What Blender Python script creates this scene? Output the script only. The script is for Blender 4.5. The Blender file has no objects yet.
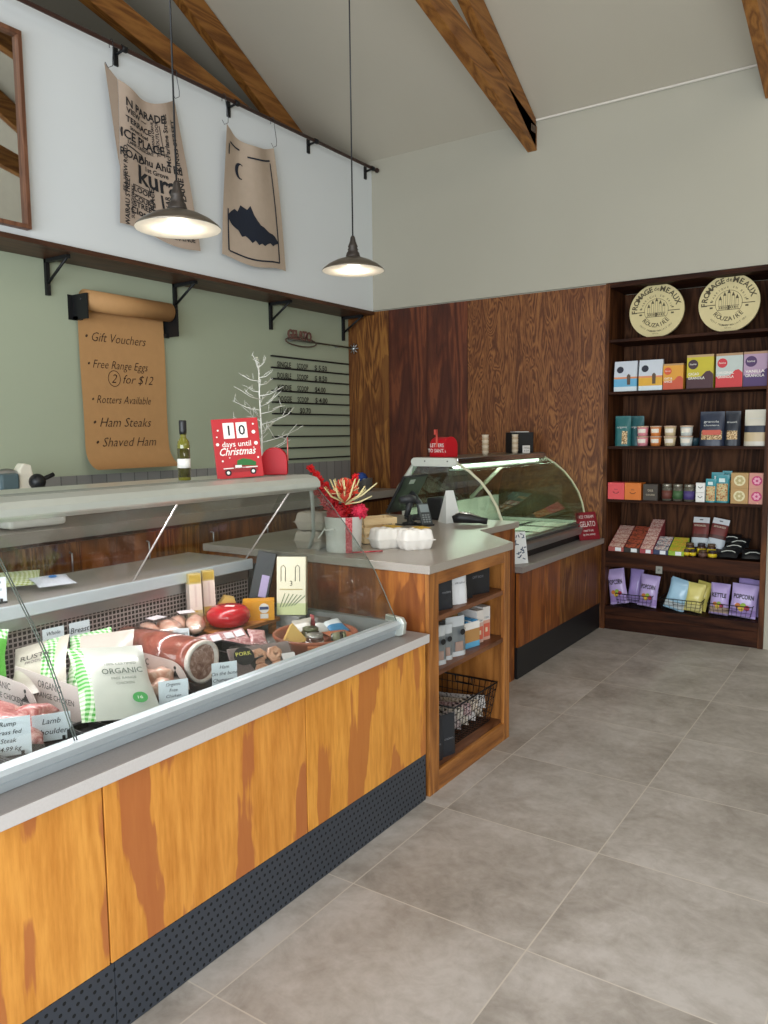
import bpy, math, random
from math import sin, cos, pi, radians, sqrt
from mathutils import Vector, Matrix, Euler, noise

SC = bpy.context.scene
COL = SC.collection
# ------------------------------------------------------------------ camera
cam_data = bpy.data.cameras.new('camera')
cam = bpy.data.objects.new('camera', cam_data); COL.objects.link(cam)
CR = Vector((0.8286703888262528, 0.5596307292246006, -0.010901082060449716))
CU = Vector((-0.046733524399831056, 0.08858155332772037, 0.9949720026750595))
CF = Vector((-0.5577825421969724, 0.8239943903435205, -0.09955842657802862))
CC = Vector((0, 0, 1.45)); FPX = 779.56
mw = Matrix((CR, CU, -CF)).transposed().to_4x4(); mw.translation = CC
cam.matrix_world = mw
cam_data.sensor_fit = 'VERTICAL'; cam_data.sensor_height = 24.0
cam_data.lens = FPX / 1024 * 24.0; cam_data.clip_start = 0.05
SC.camera = cam
# ------------------------------------------------------------------ light
SC.view_settings.view_transform = 'Standard'; SC.view_settings.look = 'None'
SC.view_settings.gamma = 1.0; SC.view_settings.use_curve_mapping = False
SC.view_settings.exposure = 0.33
W = bpy.data.worlds.new('sky'); SC.world = W; W.use_nodes = True
W.node_tree.nodes['Background'].inputs[0].default_value = (0.78, 0.88, 1.0, 1)
W.node_tree.nodes['Background'].inputs[1].default_value = 1.0
def area(name, loc, rot, sx, sy, power, color=(1, 1, 1), spread=180):
    d = bpy.data.lights.new(name, 'AREA'); d.shape = 'RECTANGLE'; d.size = sx; d.size_y = sy
    d.energy = power; d.color = color; d.spread = radians(spread)
    o = bpy.data.objects.new(name, d); COL.objects.link(o); o.location = loc; o.rotation_euler = rot
    return o
# daylight through the shop front behind the camera, and through the high side windows
area('shopfront_daylight', (-0.2, -2.45, 1.35), (radians(90), 0, 0), 5.6, 2.5, 300, (0.88, 0.95, 1.0))
area('side_window_daylight', (3.12, 1.6, 3.1), (radians(90), 0, radians(90)), 5.0, 1.3, 26, (1.0, 0.93, 0.82))
area('overhead_fill', (0.2, 0.6, 5.2), (0, 0, 0), 2.2, 1.2, 48, (1.0, 0.96, 0.9))  # added overhead fill lamp below the closed ceiling, no roof window there

# ------------------------------------------------------------------ measuring
def ray(x, y): return CR * ((x - 384) / FPX) + CU * (-(y - 512) / FPX) + CF
def onx(x, y, X): d = ray(x, y); return CC + d * ((X - CC.x) / d.x)
def ony(x, y, Y): d = ray(x, y); return CC + d * ((Y - CC.y) / d.y)
def onz(x, y, Z): d = ray(x, y); return CC + d * ((Z - CC.z) / d.z)

# ------------------------------------------------------------------ materials
MATS = {}
def lin(h):
    h = h.lstrip('#'); r = []
    for i in (0, 2, 4):
        c = int(h[i:i+2], 16) / 255
        r.append(c / 12.92 if c <= 0.04045 else ((c + 0.055) / 1.055) ** 2.4)
    return (*r, 1)
def mat(h, rough=0.6, metal=0.0, emit=0, trans=0, coat=0, spec=None):
    k = ('p', h, rough, metal, emit, trans, coat, spec)
    if k in MATS: return MATS[k]
    m = bpy.data.materials.new('paint_' + h.strip('#')); m.use_nodes = True
    b = m.node_tree.nodes['Principled BSDF']
    b.inputs['Base Color'].default_value = lin(h); b.inputs['Roughness'].default_value = rough
    b.inputs['Metallic'].default_value = metal
    if emit: b.inputs['Emission Color'].default_value = lin(h); b.inputs['Emission Strength'].default_value = emit
    if trans: b.inputs['Transmission Weight'].default_value = trans
    if coat: b.inputs['Coat Weight'].default_value = coat; b.inputs['Coat Roughness'].default_value = 0.15
    if spec is not None: b.inputs['Specular IOR Level'].default_value = spec
    # faint procedural mottling keeps every surface from being a dead flat tone
    if not emit and not trans:
        N = m.node_tree.nodes; L = m.node_tree.links
        tc = N.new('ShaderNodeTexCoord'); n = N.new('ShaderNodeTexNoise'); n.inputs['Scale'].default_value = 22
        r = N.new('ShaderNodeMapRange'); r.inputs[3].default_value = 0.93; r.inputs[4].default_value = 1.05
        mx = N.new('ShaderNodeMix'); mx.data_type = 'RGBA'; mx.blend_type = 'MULTIPLY'; mx.inputs[0].default_value = 1
        L.new(tc.outputs['Object'], n.inputs['Vector']); L.new(n.outputs['Fac'], r.inputs[0])
        mx.inputs[6].default_value = lin(h); L.new(r.outputs[0], mx.inputs[7]); L.new(mx.outputs[2], b.inputs['Base Color'])
    MATS[k] = m; return m
class G:
    """small node graph helper"""
    def __init__(s, name):
        s.m = bpy.data.materials.new(name); s.m.use_nodes = True; s.t = s.m.node_tree
        s.b = s.t.nodes['Principled BSDF']; s.tc = s.n('TexCoord').outputs['Object']
    def n(s, typ, **kw):
        x = s.t.nodes.new('ShaderNode' + typ)
        for k, v in kw.items(): setattr(x, k, v)
        return x
    def l(s, a, b):
        if isinstance(a, (int, float, tuple, list)): b.default_value = a
        else: s.t.links.new(a, b)
    def map(s, sc=(1, 1, 1), loc=(0, 0, 0), rot=(0, 0, 0), v=None):
        x = s.n('Mapping'); x.inputs['Scale'].default_value = sc; x.inputs['Location'].default_value = loc
        x.inputs['Rotation'].default_value = rot; s.l(v or s.tc, x.inputs['Vector']); return x.outputs[0]
    def noise(s, v, scale, detail=3, rough=0.5, dist=0):
        x = s.n('TexNoise'); s.l(v, x.inputs['Vector']); x.inputs['Scale'].default_value = scale
        x.inputs['Detail'].default_value = detail; x.inputs['Roughness'].default_value = rough; x.inputs['Distortion'].default_value = dist
        return x.outputs['Fac']
    def ramp(s, f, stops, interp='LINEAR'):
        x = s.n('ValToRGB'); x.color_ramp.interpolation = interp
        while len(x.color_ramp.elements) < len(stops): x.color_ramp.elements.new(0.5)
        for e, (p, c) in zip(x.color_ramp.elements, stops):
            e.position = p; e.color = lin(c) if isinstance(c, str) else (c, c, c, 1)
        s.l(f, x.inputs[0]); return x.outputs[0]
    def math(s, op, a, b=0, c=0):
        x = s.n('Math', operation=op); s.l(a, x.inputs[0]); s.l(b, x.inputs[1]); s.l(c, x.inputs[2]); return x.outputs[0]
    def mix(s, f, a, b, mode='MIX'):
        x = s.n('Mix', data_type='RGBA', blend_type=mode); s.l(f, x.inputs[0])
        s.l(lin(a) if isinstance(a, str) else a, x.inputs[6]); s.l(lin(b) if isinstance(b, str) else b, x.inputs[7]); return x.outputs[2]
    def xyz(s, v=None):
        x = s.n('SeparateXYZ'); s.l(v or s.tc, x.inputs[0]); return x.outputs
    def bump(s, f, st=0.2, d=0.01):
        x = s.n('Bump'); x.inputs['Strength'].default_value = st; x.inputs['Distance'].default_value = d
        s.l(f, x.inputs['Height']); s.l(x.outputs[0], s.b.inputs['Normal'])
    def done(s, col=None, rough=0.5, metal=0):
        if col is not None: s.l(col, s.b.inputs['Base Color'])
        s.l(rough, s.b.inputs['Roughness']); s.b.inputs['Metallic'].default_value = metal
        return s.m

def wood(name, dark, mid, light, axis='z', scale=1.0, seed=0, patch=None, rough=0.4, wav=1.0, coat=0.0, ctr=None, rn=7.0, lg=0.55, pk=0.80, spec=0.35):
    """sawn/peeled timber grain running along the axis; patch = reddish heartwood areas with ragged ends"""
    g = G(name)
    long, wide = lg * scale, 5.0 * scale
    sc = {'x': (long, wide, wide), 'y': (wide, long, wide), 'z': (wide, wide, long)}[axis]
    v = g.map(sc, (seed * 3.1, seed * 1.7, seed * 2.3))
    n1 = g.noise(v, 1.0, 2, 0.5, 0.6 * wav)
    rings = g.math('FRACT', g.math('MULTIPLY', n1, rn))
    rings = g.math('ABSOLUTE', g.math('SUBTRACT', rings, 0.5))
    sc2 = tuple(c * 6 for c in sc)
    fine = g.noise(g.map(sc2, (seed, 2, 5)), 3.0, 4, 0.6)
    f = g.math('ADD', g.math('MULTIPLY', rings, 0.9 if not patch or not ctr else ctr), g.math('MULTIPLY', fine, 0.55))
    col = g.ramp(f, [(0.22, dark), (0.45, mid), (0.72, light)])
    if patch:
        sp = {'x': (0.9, 4.5, 4.5), 'y': (4.5, 0.9, 4.5), 'z': (5.5, 5.5, 1.35)}[axis]
        pv = g.map(sp, (seed * 5.3 + 1.3, seed * 4.1, seed * 2.9))
        p = g.noise(pv, 1.05, 3.5, 0.42, 0.25)
        jag = g.noise(g.map((60, 60, 9), (seed, 0, 3)), 1.0, 2, 0.5); p = g.math('ADD', p, g.math('MULTIPLY', g.math('SUBTRACT', jag, 0.5), 0.07))
        pm = g.ramp(p, [(0.535, 0.0), (0.55, 1.0)])
        col = g.mix(g.math('MULTIPLY', pm, pk), col, patch)
    g.bump(fine, 0.12, 0.002); g.b.inputs['Specular IOR Level'].default_value = spec
    if coat: g.b.inputs['Coat Weight'].default_value = coat; g.b.inputs['Coat Roughness'].default_value = 0.2
    return g.done(col, rough)

M = {}
def floor_mat():
    g = G('stone_look_tile'); x, y, z = g.xyz()
    def seam(c, off, per):
        f = g.math('FRACT', g.math('DIVIDE', g.math('SUBTRACT', c, off), per))
        e = g.math('MINIMUM', f, g.math('SUBTRACT', 1.0, f)); return g.math('LESS_THAN', e, 0.0036), g.math('FLOOR', g.math('DIVIDE', g.math('SUBTRACT', c, off), per))
    sx, ix = seam(x, -1.437, 0.6025); sy, iy = seam(y, 2.53, 0.608)
    s = g.math('MAXIMUM', sx, sy)
    cv = g.n('CombineXYZ'); g.l(g.math('MULTIPLY', ix, 13.7), cv.inputs[0]); g.l(g.math('MULTIPLY', iy, 7.3), cv.inputs[1])
    va = g.n('VectorMath', operation='ADD'); g.l(g.tc, va.inputs[0]); g.l(cv.outputs[0], va.inputs[1])
    a = g.noise(va.outputs[0], 2.2, 5, 0.6, 0.3); b = g.noise(va.outputs[0], 26, 4, 0.65)
    c = g.noise(g.map((1, 1, 1), (9, 3, 0), v=va.outputs[0]), 7, 6, 0.7, 1.2)
    f = g.math('ADD', g.math('MULTIPLY', a, 0.55), g.math('ADD', g.math('MULTIPLY', b, 0.18), g.math('MULTIPLY', c, 0.30)))
    col = g.ramp(f, [(0.38, '#8c857d'), (0.50, '#a69f98'), (0.62, '#bbb5b0')])
    col = g.mix(s, col, '#c3bbb0')
    g.bump(g.math('ADD', g.math('MULTIPLY', b, 0.4), g.math('MULTIPLY', s, -1.5)), 0.15, 0.002)
    return g.done(col, g.ramp(c, [(0.3, 0.42), (0.7, 0.6)]))
M['floor'] = floor_mat()
def plaster(name, c1, c2, rough=0.85):
    g = G(name); n = g.noise(g.tc, 1.1, 3, 0.5); col = g.mix(n, c1, c2); g.bump(g.noise(g.tc, 140, 2), 0.05, 0.001)
    return g.done(col, rough)
M['white_wall'] = plaster('off_white_plaster', '#aaa697', '#b1ad9f')
M['cool_wall'] = plaster('white_painted_bulkhead', '#dbe0e2', '#e1e6e8')
M['green_wall'] = plaster('sage_green_paint', '#a5ae96', '#adb69f', 0.6)
M['ceiling'] = plaster('ceiling_paint', '#b3ac9c', '#bab3a4')
M['yply'] = wood('honey_stained_plywood', '#c98334', '#e29d47', '#efb258', 'z', 0.9, 1, '#b0653a', 0.42, coat=0.12, ctr=0.30)
M['yply2'] = wood('honey_stained_plywood_b', '#c67f31', '#df9944', '#edae55', 'z', 0.9, 4, '#ad6238', 0.42, coat=0.12, ctr=0.30)
M['yply3'] = wood('honey_stained_plywood_c', '#c98330', '#e49f44', '#f0b558', 'z', 0.9, 7, '#b46a34', 0.42, coat=0.12, ctr=0.30)
M['mply'] = wood('brown_stained_plywood', '#643617', '#84491f', '#9d5d29', 'z', 1.0, 11, '#6a3514', 0.42, pk=.6)
M['mply2'] = wood('brown_stained_plywood_b', '#6a3a17', '#8b4f22', '#a5652c', 'z', 1.0, 15, '#5e2e16', 0.42, pk=.6)
M['dply'] = wood('dark_stained_plywood', '#4a2814', '#6b3e20', '#8d5c33', 'z', 1.6, 21, '#5b3019', 0.5, 2.6, rn=13, lg=.9, pk=.35)
M['dply2'] = wood('dark_stained_plywood_b', '#3c1d13', '#55291a', '#713d25', 'z', 1.0, 26, '#3f1e16', 0.5, 1.2, pk=.5)
M['dply3'] = wood('dark_stained_plywood_c', '#4d2a12', '#74461f', '#976631', 'z', 1.3, 31, '#5d3418', 0.5, 2.2, pk=.5)
M['upright'] = wood('shelf_upright_timber', '#331b0f', '#4a2a17', '#653d22', 'z', 1.1, 47, None, 0.55, spec=.15)
M['shelfwood'] = wood('dark_shelf_timber', '#23110a', '#331b10', '#452616', 'x', 1.2, 41, None, 0.6, spec=.12)
M['shelfback'] = wood('dark_shelf_back', '#2a170d', '#3c2314', '#533420', 'z', 0.9, 45, None, 0.6, 2.4, rn=9, spec=.1)
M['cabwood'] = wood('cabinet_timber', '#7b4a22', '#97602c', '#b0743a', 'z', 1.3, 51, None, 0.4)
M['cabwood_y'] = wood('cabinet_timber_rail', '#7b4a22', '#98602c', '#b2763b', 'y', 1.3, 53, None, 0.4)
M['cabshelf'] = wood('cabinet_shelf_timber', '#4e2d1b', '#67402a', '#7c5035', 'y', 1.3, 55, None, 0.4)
M['beam'] = wood('roof_timber', '#69401b', '#855526', '#9d6a33', 'y', 1.4, 61, None, 0.5)
M['shelfboard'] = wood('wall_shelf_timber', '#3b2216', '#4a2d1d', '#5b3926', 'y', 1.2, 63, None, 0.45)
M['frame'] = wood('mirror_frame_timber', '#5b3a28', '#6d4733', '#80573f', 'z', 2, 65, None, 0.45)
M['board'] = wood('acacia_board', '#7e4a26', '#a0642f', '#b87a40', 'y', 3, 67, None, 0.45)
M['pine'] = wood('pale_pine', '#d2b487', '#dfc598', '#e8d3ab', 'x', 1.5, 69, None, 0.6)
def stone(name, a, b, rough):
    g = G(name); n = g.noise(g.tc, 160, 2, 0.7); n2 = g.noise(g.tc, 3, 2)
    col = g.mix(n2, g.mix(g.ramp(n, [(0.4, 0.0), (0.65, 1.0)]), a, b), a); return g.done(col, rough)
M['bench'] = stone('grey_laminate', '#a39b92', '#978f86', 0.28)
M['ledge'] = stone('grey_laminate_ledge', '#958e8b', '#8a8481', 0.4)
M['edge'] = stone('laminate_edge', '#cdc9c8', '#c4c0be', 0.4)
def tilem():
    g = G('grey_wall_tile'); x, y, z = g.xyz()
    f = g.math('FRACT', g.math('DIVIDE', y, 0.105)); e = g.math('MINIMUM', f, g.math('SUBTRACT', 1.0, f))
    s = g.math('LESS_THAN', e, 0.03)
    cell = g.math('FLOOR', g.math('DIVIDE', y, 0.105)); wn = g.n('TexWhiteNoise', noise_dimensions='1D'); g.l(cell, wn.inputs['W'])
    col = g.mix(wn.outputs[0], '#7c7c7b', '#8f8f8d'); col = g.mix(s, col, '#57595a')
    g.bump(g.math('SUBTRACT', 1.0, s), 0.4, 0.003); return g.done(col, 0.3)
M['tile'] = tilem()
def perf(name, base, hole, px, pz, r, square, rough, metal, ax='y', stagger=True):
    g = G(name); x, y, z = g.xyz(); u = y if ax == 'y' else x
    row = g.math('FLOOR', g.math('DIVIDE', z, pz))
    uo = g.math('ADD', g.math('DIVIDE', u, px), g.math('MULTIPLY', g.math('MODULO', row, 2.0), 0.5 if stagger else 0.0))
    fu = g.math('MULTIPLY', g.math('SUBTRACT', g.math('FRACT', uo), 0.5), px); fz = g.math('MULTIPLY', g.math('SUBTRACT', g.math('FRACT', g.math('DIVIDE', z, pz)), 0.5), pz)
    if square: d = g.math('MAXIMUM', g.math('ABSOLUTE', fu), g.math('ABSOLUTE', fz))
    else: d = g.math('SQRT', g.math('ADD', g.math('MULTIPLY', fu, fu), g.math('MULTIPLY', fz, fz)))
    s = g.math('LESS_THAN', d, r); col = g.mix(s, base, hole)
    g.bump(g.math('SUBTRACT', 1.0, s), 0.3, 0.003)
    return g.done(col, g.math('ADD', g.math('MULTIPLY', s, 0.4), rough), metal)
M['kick'] = perf('perforated_charcoal_kickplate', '#363c46', '#0b0d10', 0.0225, 0.0225, 0.0048, False, 0.45, 0.0)
M['perf'] = perf('perforated_air_return', '#a79a98', '#2c2523', 0.0165, 0.0165, 0.0056, True, 0.35, 0.35, stagger=False)
def gingham(name, c):
    g = G(name); x, y, z = g.xyz()
    def st(c_): return g.math('GREATER_THAN', g.math('FRACT', g.math('DIVIDE', c_, 0.016)), 0.5)
    a = st(g.math('ADD', x, y)); b = st(g.math('ADD', z, g.math('MULTIPLY', x, 0.3)))
    col = g.mix(g.math('MULTIPLY', g.math('ADD', a, b), 0.5), '#e4efd9', c); return g.done(col, 0.35)
M['gingham'] = gingham('green_gingham_film', '#3fa832')
def glassy(name, tint, r0=0.05, rough=0.0, k=0.9):
    g = G(name); t = g.t
    t.nodes.remove(g.b); out = t.nodes['Material Output']
    tr = g.n('BsdfTransparent'); tr.inputs[0].default_value = lin(tint)
    gl = g.n('BsdfGlossy'); gl.inputs['Roughness'].default_value = rough
    fr = g.n('Fresnel'); geo = g.n('NewGeometry')
    g.l(g.math('POWER', 1.45, g.math('SUBTRACT', 1.0, g.math('MULTIPLY', geo.outputs['Backfacing'], 2.0))), fr.inputs['IOR'])
    f = g.math('ADD', g.math('MULTIPLY', fr.outputs[0], k), r0)
    mx = g.n('MixShader'); g.l(f, mx.inputs[0]); g.l(tr.outputs[0], mx.inputs[1]); g.l(gl.outputs[0], mx.inputs[2])
    g.l(mx.outputs[0], out.inputs[0]); return g.m
M['glass'] = glassy('display_glass', '#f1f3f1', 0.012, 0.0, 0.55)
M['gelglass'] = glassy('gelato_case_glass', '#e3ece2', 0.04)
M['film'] = glassy('clear_plastic_film', '#ffffff', 0.05, 0.12)
M['jarglass'] = glassy('jar_glass', '#e8ebe2', 0.08)
def meat(name, a, b, c, sc=14):
    g = G(name); n = g.noise(g.tc, sc, 4, 0.6, 1.5); col = g.ramp(n, [(0.36, a), (0.5, b), (0.66, c)])
    g.b.inputs['Coat Weight'].default_value = 0.4; return g.done(col, 0.35)
M['chicken'] = meat('chicken_skin', '#d79a86', '#e0b5a0', '#ecd0bf', 22)
M['steak'] = meat('raw_meat', '#a5524e', '#c8807c', '#e3b9b2', 26)
M['hamskin'] = meat('ham_skin', '#8a4334', '#a35545', '#b4675a', 8)
M['hamfat'] = meat('ham_fat', '#d9c9bf', '#e6dad2', '#efe6df', 20)
M['hamcut'] = meat('ham_cut_face', '#7d5748', '#a07a6b', '#c8aca0', 30)
M['sausage'] = meat('sausage', '#b57c60', '#cf9a7c', '#dfb195', 30)
M['bacon'] = meat('bacon', '#9b5a5c', '#c08c8c', '#dfc2c0', 60)
M['chrome'] = mat('#c9cccc', 0.18, 1.0); M['steel'] = mat('#b3b6b8', 0.32, 0.9); M['alu'] = mat('#c6d0d6', 0.4, 0.35)
M['case_white'] = mat('#c9ccc2', 0.35); M['canopy'] = mat('#bcc0b8', 0.3, 0.25)
M['black'] = mat('#15161a', 0.45); M['blackmetal'] = mat('#191a1c', 0.5, 0.3); M['darkgrey'] = mat('#2e3136', 0.4)
M['white'] = mat('#e6e4e0', 0.55); M['paper'] = mat('#e3e6ea', 0.7); M['cream'] = mat('#e6d9bd', 0.6)
M['linen'] = mat('#b4a191', 0.9); M['linen2'] = mat('#b9a795', 0.9); M['ink'] = mat('#1e1e22', 0.8); M['navyink'] = mat('#1a2130', 0.85)
M['kraft'] = mat('#bb8e5b', 0.75); M['red'] = mat('#c5202b', 0.35); M['tin_red'] = mat('#b80f1e', 0.45, spec=.3)
M['interior'] = mat('#8b8f8d', 0.4, 0.3)

# ------------------------------------------------------------------ mesh builder
class MB:
    def __init__(s): s.v = []; s.f = []; s.fm = []; s.fs = []; s.mats = []
    def mi(s, m):
        m = M[m] if isinstance(m, str) else m
        if m not in s.mats: s.mats.append(m)
        return s.mats.index(m)
    def add(s, vs, fs, m, T=None, smooth=False):
        o = len(s.v); k = s.mi(m)
        s.v += [(T @ Vector(p)) if T is not None else Vector(p) for p in vs]
        for f in fs: s.f.append([i + o for i in f]); s.fm.append(k); s.fs.append(smooth)
        return s
    def box(s, x0, x1, y0, y1, z0, z1, m, T=None):
        vs = [(x, y, z) for x in (x0, x1) for y in (y0, y1) for z in (z0, z1)]
        fs = [(0, 1, 3, 2), (4, 6, 7, 5), (0, 4, 5, 1), (2, 3, 7, 6), (0, 2, 6, 4), (1, 5, 7, 3)]
        return s.add(vs, fs, m, T)
    def prism(s, poly, z0, z1, m, T=None, smooth=False):
        n = len(poly); vs = [(x, y, z0) for x, y in poly] + [(x, y, z1) for x, y in poly]
        fs = [list(range(n))[::-1], list(range(n, 2 * n))]; k = [(i, (i + 1) % n, n + (i + 1) % n, n + i) for i in range(n)]
        s.add(vs, fs, m, T); o = len(s.v) - 2 * n
        for f in k: s.f.append([i + o for i in f]); s.fm.append(s.mi(m)); s.fs.append(smooth)
        return s
    def tube(s, pts, r, m, n=8, T=None, closed=False, caps=True):
        pts = [Vector(p) for p in pts]; N = len(pts); rs = r if isinstance(r, (list, tuple)) else [r] * N
        vs = []; fs = []; up = None
        for i, p in enumerate(pts):
            a = pts[(i - 1) % N] if (closed or i > 0) else p; b = pts[(i + 1) % N] if (closed or i < N - 1) else p
            d = (b - a).normalized()
            if up is None:
                up = Vector((0, 0, 1)) if abs(d.z) < 0.9 else Vector((1, 0, 0))
            x = d.cross(up).normalized(); up = x.cross(d).normalized()
            for k in range(n):
                t = 2 * pi * k / n; vs.append(p + (x * cos(t) + up * sin(t)) * rs[i])
        R = N if closed else N - 1
        for i in range(R):
            for k in range(n):
                a = i * n + k; b = i * n + (k + 1) % n; c = ((i + 1) % N) * n + (k + 1) % n; d = ((i + 1) % N) * n + k
                fs.append((a, b, c, d))
        s.add(vs, fs, m, T, True)
        if caps and not closed:
            o = len(s.v) - len(vs)
            for ring in (list(range(n))[::-1], list(range((N - 1) * n, N * n))):
                s.f.append([i + o for i in ring]); s.fm.append(s.mi(m)); s.fs.append(False)
        return s
    def lathe(s, prof, m, n=24, T=None, smooth=True, mods=None):
        vs = []; fs = []
        for r, z in prof:
            for k in range(n):
                t = 2 * pi * k / n; q = r * (mods(t, z) if mods else 1); vs.append((q * cos(t), q * sin(t), z))
        for i in range(len(prof) - 1):
            for k in range(n):
                fs.append((i * n + k, i * n + (k + 1) % n, (i + 1) * n + (k + 1) % n, (i + 1) * n + k))
        s.add(vs, fs, m, T, smooth); o = len(s.v) - len(vs)
        for i, ring in ((0, list(range(n))[::-1]), (len(prof) - 1, list(range((len(prof) - 1) * n, len(prof) * n)))):
            if prof[i][0] > 1e-5: s.f.append([q + o for q in ring]); s.fm.append(s.mi(m)); s.fs.append(False)
        return s
    def grid(s, fn, nu, nv, m, T=None, smooth=True, mf=None):
        vs = [fn(i / nu, j / nv) for j in range(nv + 1) for i in range(nu + 1)]
        o = len(s.v); s.v += [(T @ Vector(p)) if T is not None else Vector(p) for p in vs]
        for j in range(nv):
            for i in range(nu):
                a = j * (nu + 1) + i; s.f.append([o + a, o + a + 1, o + a + nu + 2, o + a + nu + 1])
                s.fm.append(s.mi(mf((i + .5) / nu, (j + .5) / nv) if mf else m)); s.fs.append(smooth)
        return s
    def ball(s, r, m, T=None, n=14, seed=0, amp=0.0, freq=1.5):
        rx, ry, rz = r if isinstance(r, (tuple, list)) else (r, r, r); vs = []; fs = []; h = max(6, n // 2 + 1)
        for j in range(h + 1):
            for i in range(n):
                a = 2 * pi * i / n; b = pi * j / h; d = Vector((sin(b) * cos(a), sin(b) * sin(a), -cos(b)))
                k = 1 + (amp * noise.noise(d * freq + Vector((seed * 3.7, seed, 0))) if amp else 0)
                vs.append((d.x * rx * k, d.y * ry * k, d.z * rz * k))
        for j in range(h):
            for i in range(n): fs.append((j * n + i, j * n + (i + 1) % n, (j + 1) * n + (i + 1) % n, (j + 1) * n + i))
        return s.add(vs, fs, m, T, True)
    def disc(s, r, m, T=None, n=24, t=0.0006):
        return s.prism([(r * cos(2 * pi * k / n), r * sin(2 * pi * k / n)) for k in range(n)], 0, t, m, T)
    def text(s, body, size, m, T=None, align='CENTER', shear=0, fn=None, bold=0.0, width=None):
        vs, fs, w = glyphs(body, shear, bold)
        k = size
        if width: kx = width / max(w, 1e-6)
        else: kx = size
        ox = {'CENTER': -w / 2, 'LEFT': 0, 'RIGHT': -w}[align]
        P = [((x + ox) * kx, y * k) for x, y in vs]
        if fn: return s.add([fn(x, y) for x, y in P], fs, m)
        return s.add([(x, y, 0.0) for x, y in P], fs, m, T)
GL = {}
def glyphs(body, shear=0, bold=0.0):
    key = (body, shear, bold)
    if key in GL: return GL[key]
    cu = bpy.data.curves.new('t', 'FONT'); cu.body = body; cu.size = 1.0; cu.shear = shear; cu.resolution_u = 2; cu.offset = bold
    ob = bpy.data.objects.new('t', cu); COL.objects.link(ob)
    dg = bpy.context.evaluated_depsgraph_get(); dg.update()
    me = ob.evaluated_get(dg).to_mesh()
    vs = [(v.co.x, v.co.y) for v in me.vertices]; fs = [list(p.vertices) for p in me.polygons]
    ob.evaluated_get(dg).to_mesh_clear(); bpy.data.objects.remove(ob); bpy.data.curves.remove(cu)
    mn = min([v[0] for v in vs] or [0]); mxx = max([v[0] for v in vs] or [1])
    vs = [(x - mn, y) for x, y in vs]; GL[key] = (vs, fs, mxx - mn); return GL[key]

def wloc(o):
    p = Vector(o.location)
    while o.parent: o = o.parent; p = p + o.location
    return p
def emit_mesh(name, mb, parent=None, off=None, bevel=0.0, solidify=0.0):
    off = off or Vector((0, 0, 0))
    me = bpy.data.meshes.new(name)
    me.from_pydata([tuple(Vector(v) - off) for v in mb.v], [], mb.f)
    for m in mb.mats: me.materials.append(m)
    for p, k, sm in zip(me.polygons, mb.fm, mb.fs): p.material_index = k; p.use_smooth = sm
    me.update()
    o = bpy.data.objects.new(name, me); COL.objects.link(o)
    if parent: o.parent = parent
    if bevel:
        b = o.modifiers.new('bevel', 'BEVEL'); b.width = bevel; b.segments = 2; b.limit_method = 'ANGLE'; b.angle_limit = radians(50)
    return o
def thing(name, label, cat, loc=(0, 0, 0), rz=0, group=None):
    o = bpy.data.objects.new(name, None); COL.objects.link(o); o.empty_display_size = 0.05
    o.location = loc; o.rotation_euler = (0, 0, rz); o['label'] = label; o['category'] = cat
    if group: o['group'] = group
    return o
def part(name, mb, parent, label=None, world=False, bevel=0.0, sub_off=None):
    """world=True: geometry given in world coordinates under unrotated parents"""
    o = emit_mesh(name, mb, parent, wloc(parent) if world else None, bevel)
    if label: o['label'] = label
    return o
def solo(name, mb, label, cat, loc=(0, 0, 0), rot=(0, 0, 0), group=None, world=False, bevel=0.0):
    o = emit_mesh(name, mb, None, Vector(loc) if world else None, bevel)
    o.location = loc; o.rotation_euler = rot; o['label'] = label; o['category'] = cat
    if group: o['group'] = group
    return o
def struct(name, mb, bevel=0.0, parent=None):
    o = emit_mesh(name, mb, parent, None, bevel)
    o['kind'] = 'structure'; return o
def dup(root, loc, rz=None, label=None, group=None, scale=None):
    r = root.copy(); COL.objects.link(r); r.location = loc
    if rz is not None: r.rotation_euler = (r.rotation_euler[0], r.rotation_euler[1], rz)
    if label: r['label'] = label
    if group: r['group'] = group
    if scale: r.scale = scale if isinstance(scale, (tuple, list)) else (scale,) * 3
    for ch in list(root.children):
        c = ch.copy(); COL.objects.link(c); c.parent = r
        for gch in list(ch.children):
            d = gch.copy(); COL.objects.link(d); d.parent = c
    return r
def TR(loc=(0, 0, 0), rot=(0, 0, 0), sc=(1, 1, 1)): return Matrix.LocRotScale(Vector(loc), Euler(rot), Vector(sc))
def front(x=0, y=0, z=0): return TR((x, y, z), (radians(90), 0, 0))           # text/disc plane facing -Y
def side(x=0, y=0, z=0): return TR((x, y, z), (radians(90), 0, radians(90)))   # facing +X, reading along +Y
# ================================================================== SETTING
ZC = 3.73; SL = 0.549; YR = 1.5; YB = 5.6
def ceil_z(y): return ZC + SL * (YB - y) if y >= YR else ZC + SL * (YB - YR) - SL * (YR - y)
mb = MB(); mb.box(-6.2, 3.3, -2.7, 6.1, -0.1, 0, 'floor'); struct('floor', mb)
mb = MB()
mb.box(-6.2, 3.3, YB, YB + .12, 2.5, 3.9, 'white_wall')
mb.box(-0.76, 3.3, YB, YB + .12, 0, 2.5, 'white_wall')
mb.box(-6.2, -1.86, YB + .022, YB + .12, 0, 2.5, 'white_wall')
mb.box(-1.86, -0.76, 5.98, 6.06, 0, 2.6, 'white_wall')
struct('wall_back', mb)
mb = MB(); mb.box(-4.25, -4.15, -2.6, YB + .02, 0, 2.49, 'green_wall'); struct('wall_left', mb)
mb = MB(); mb.box(-4.06, -3.88, -2.6, YB, 2.49, 3.685, 'cool_wall'); mb.box(-4.25, -4.06, -2.6, YB, 2.49, 2.55, 'cool_wall')
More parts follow.
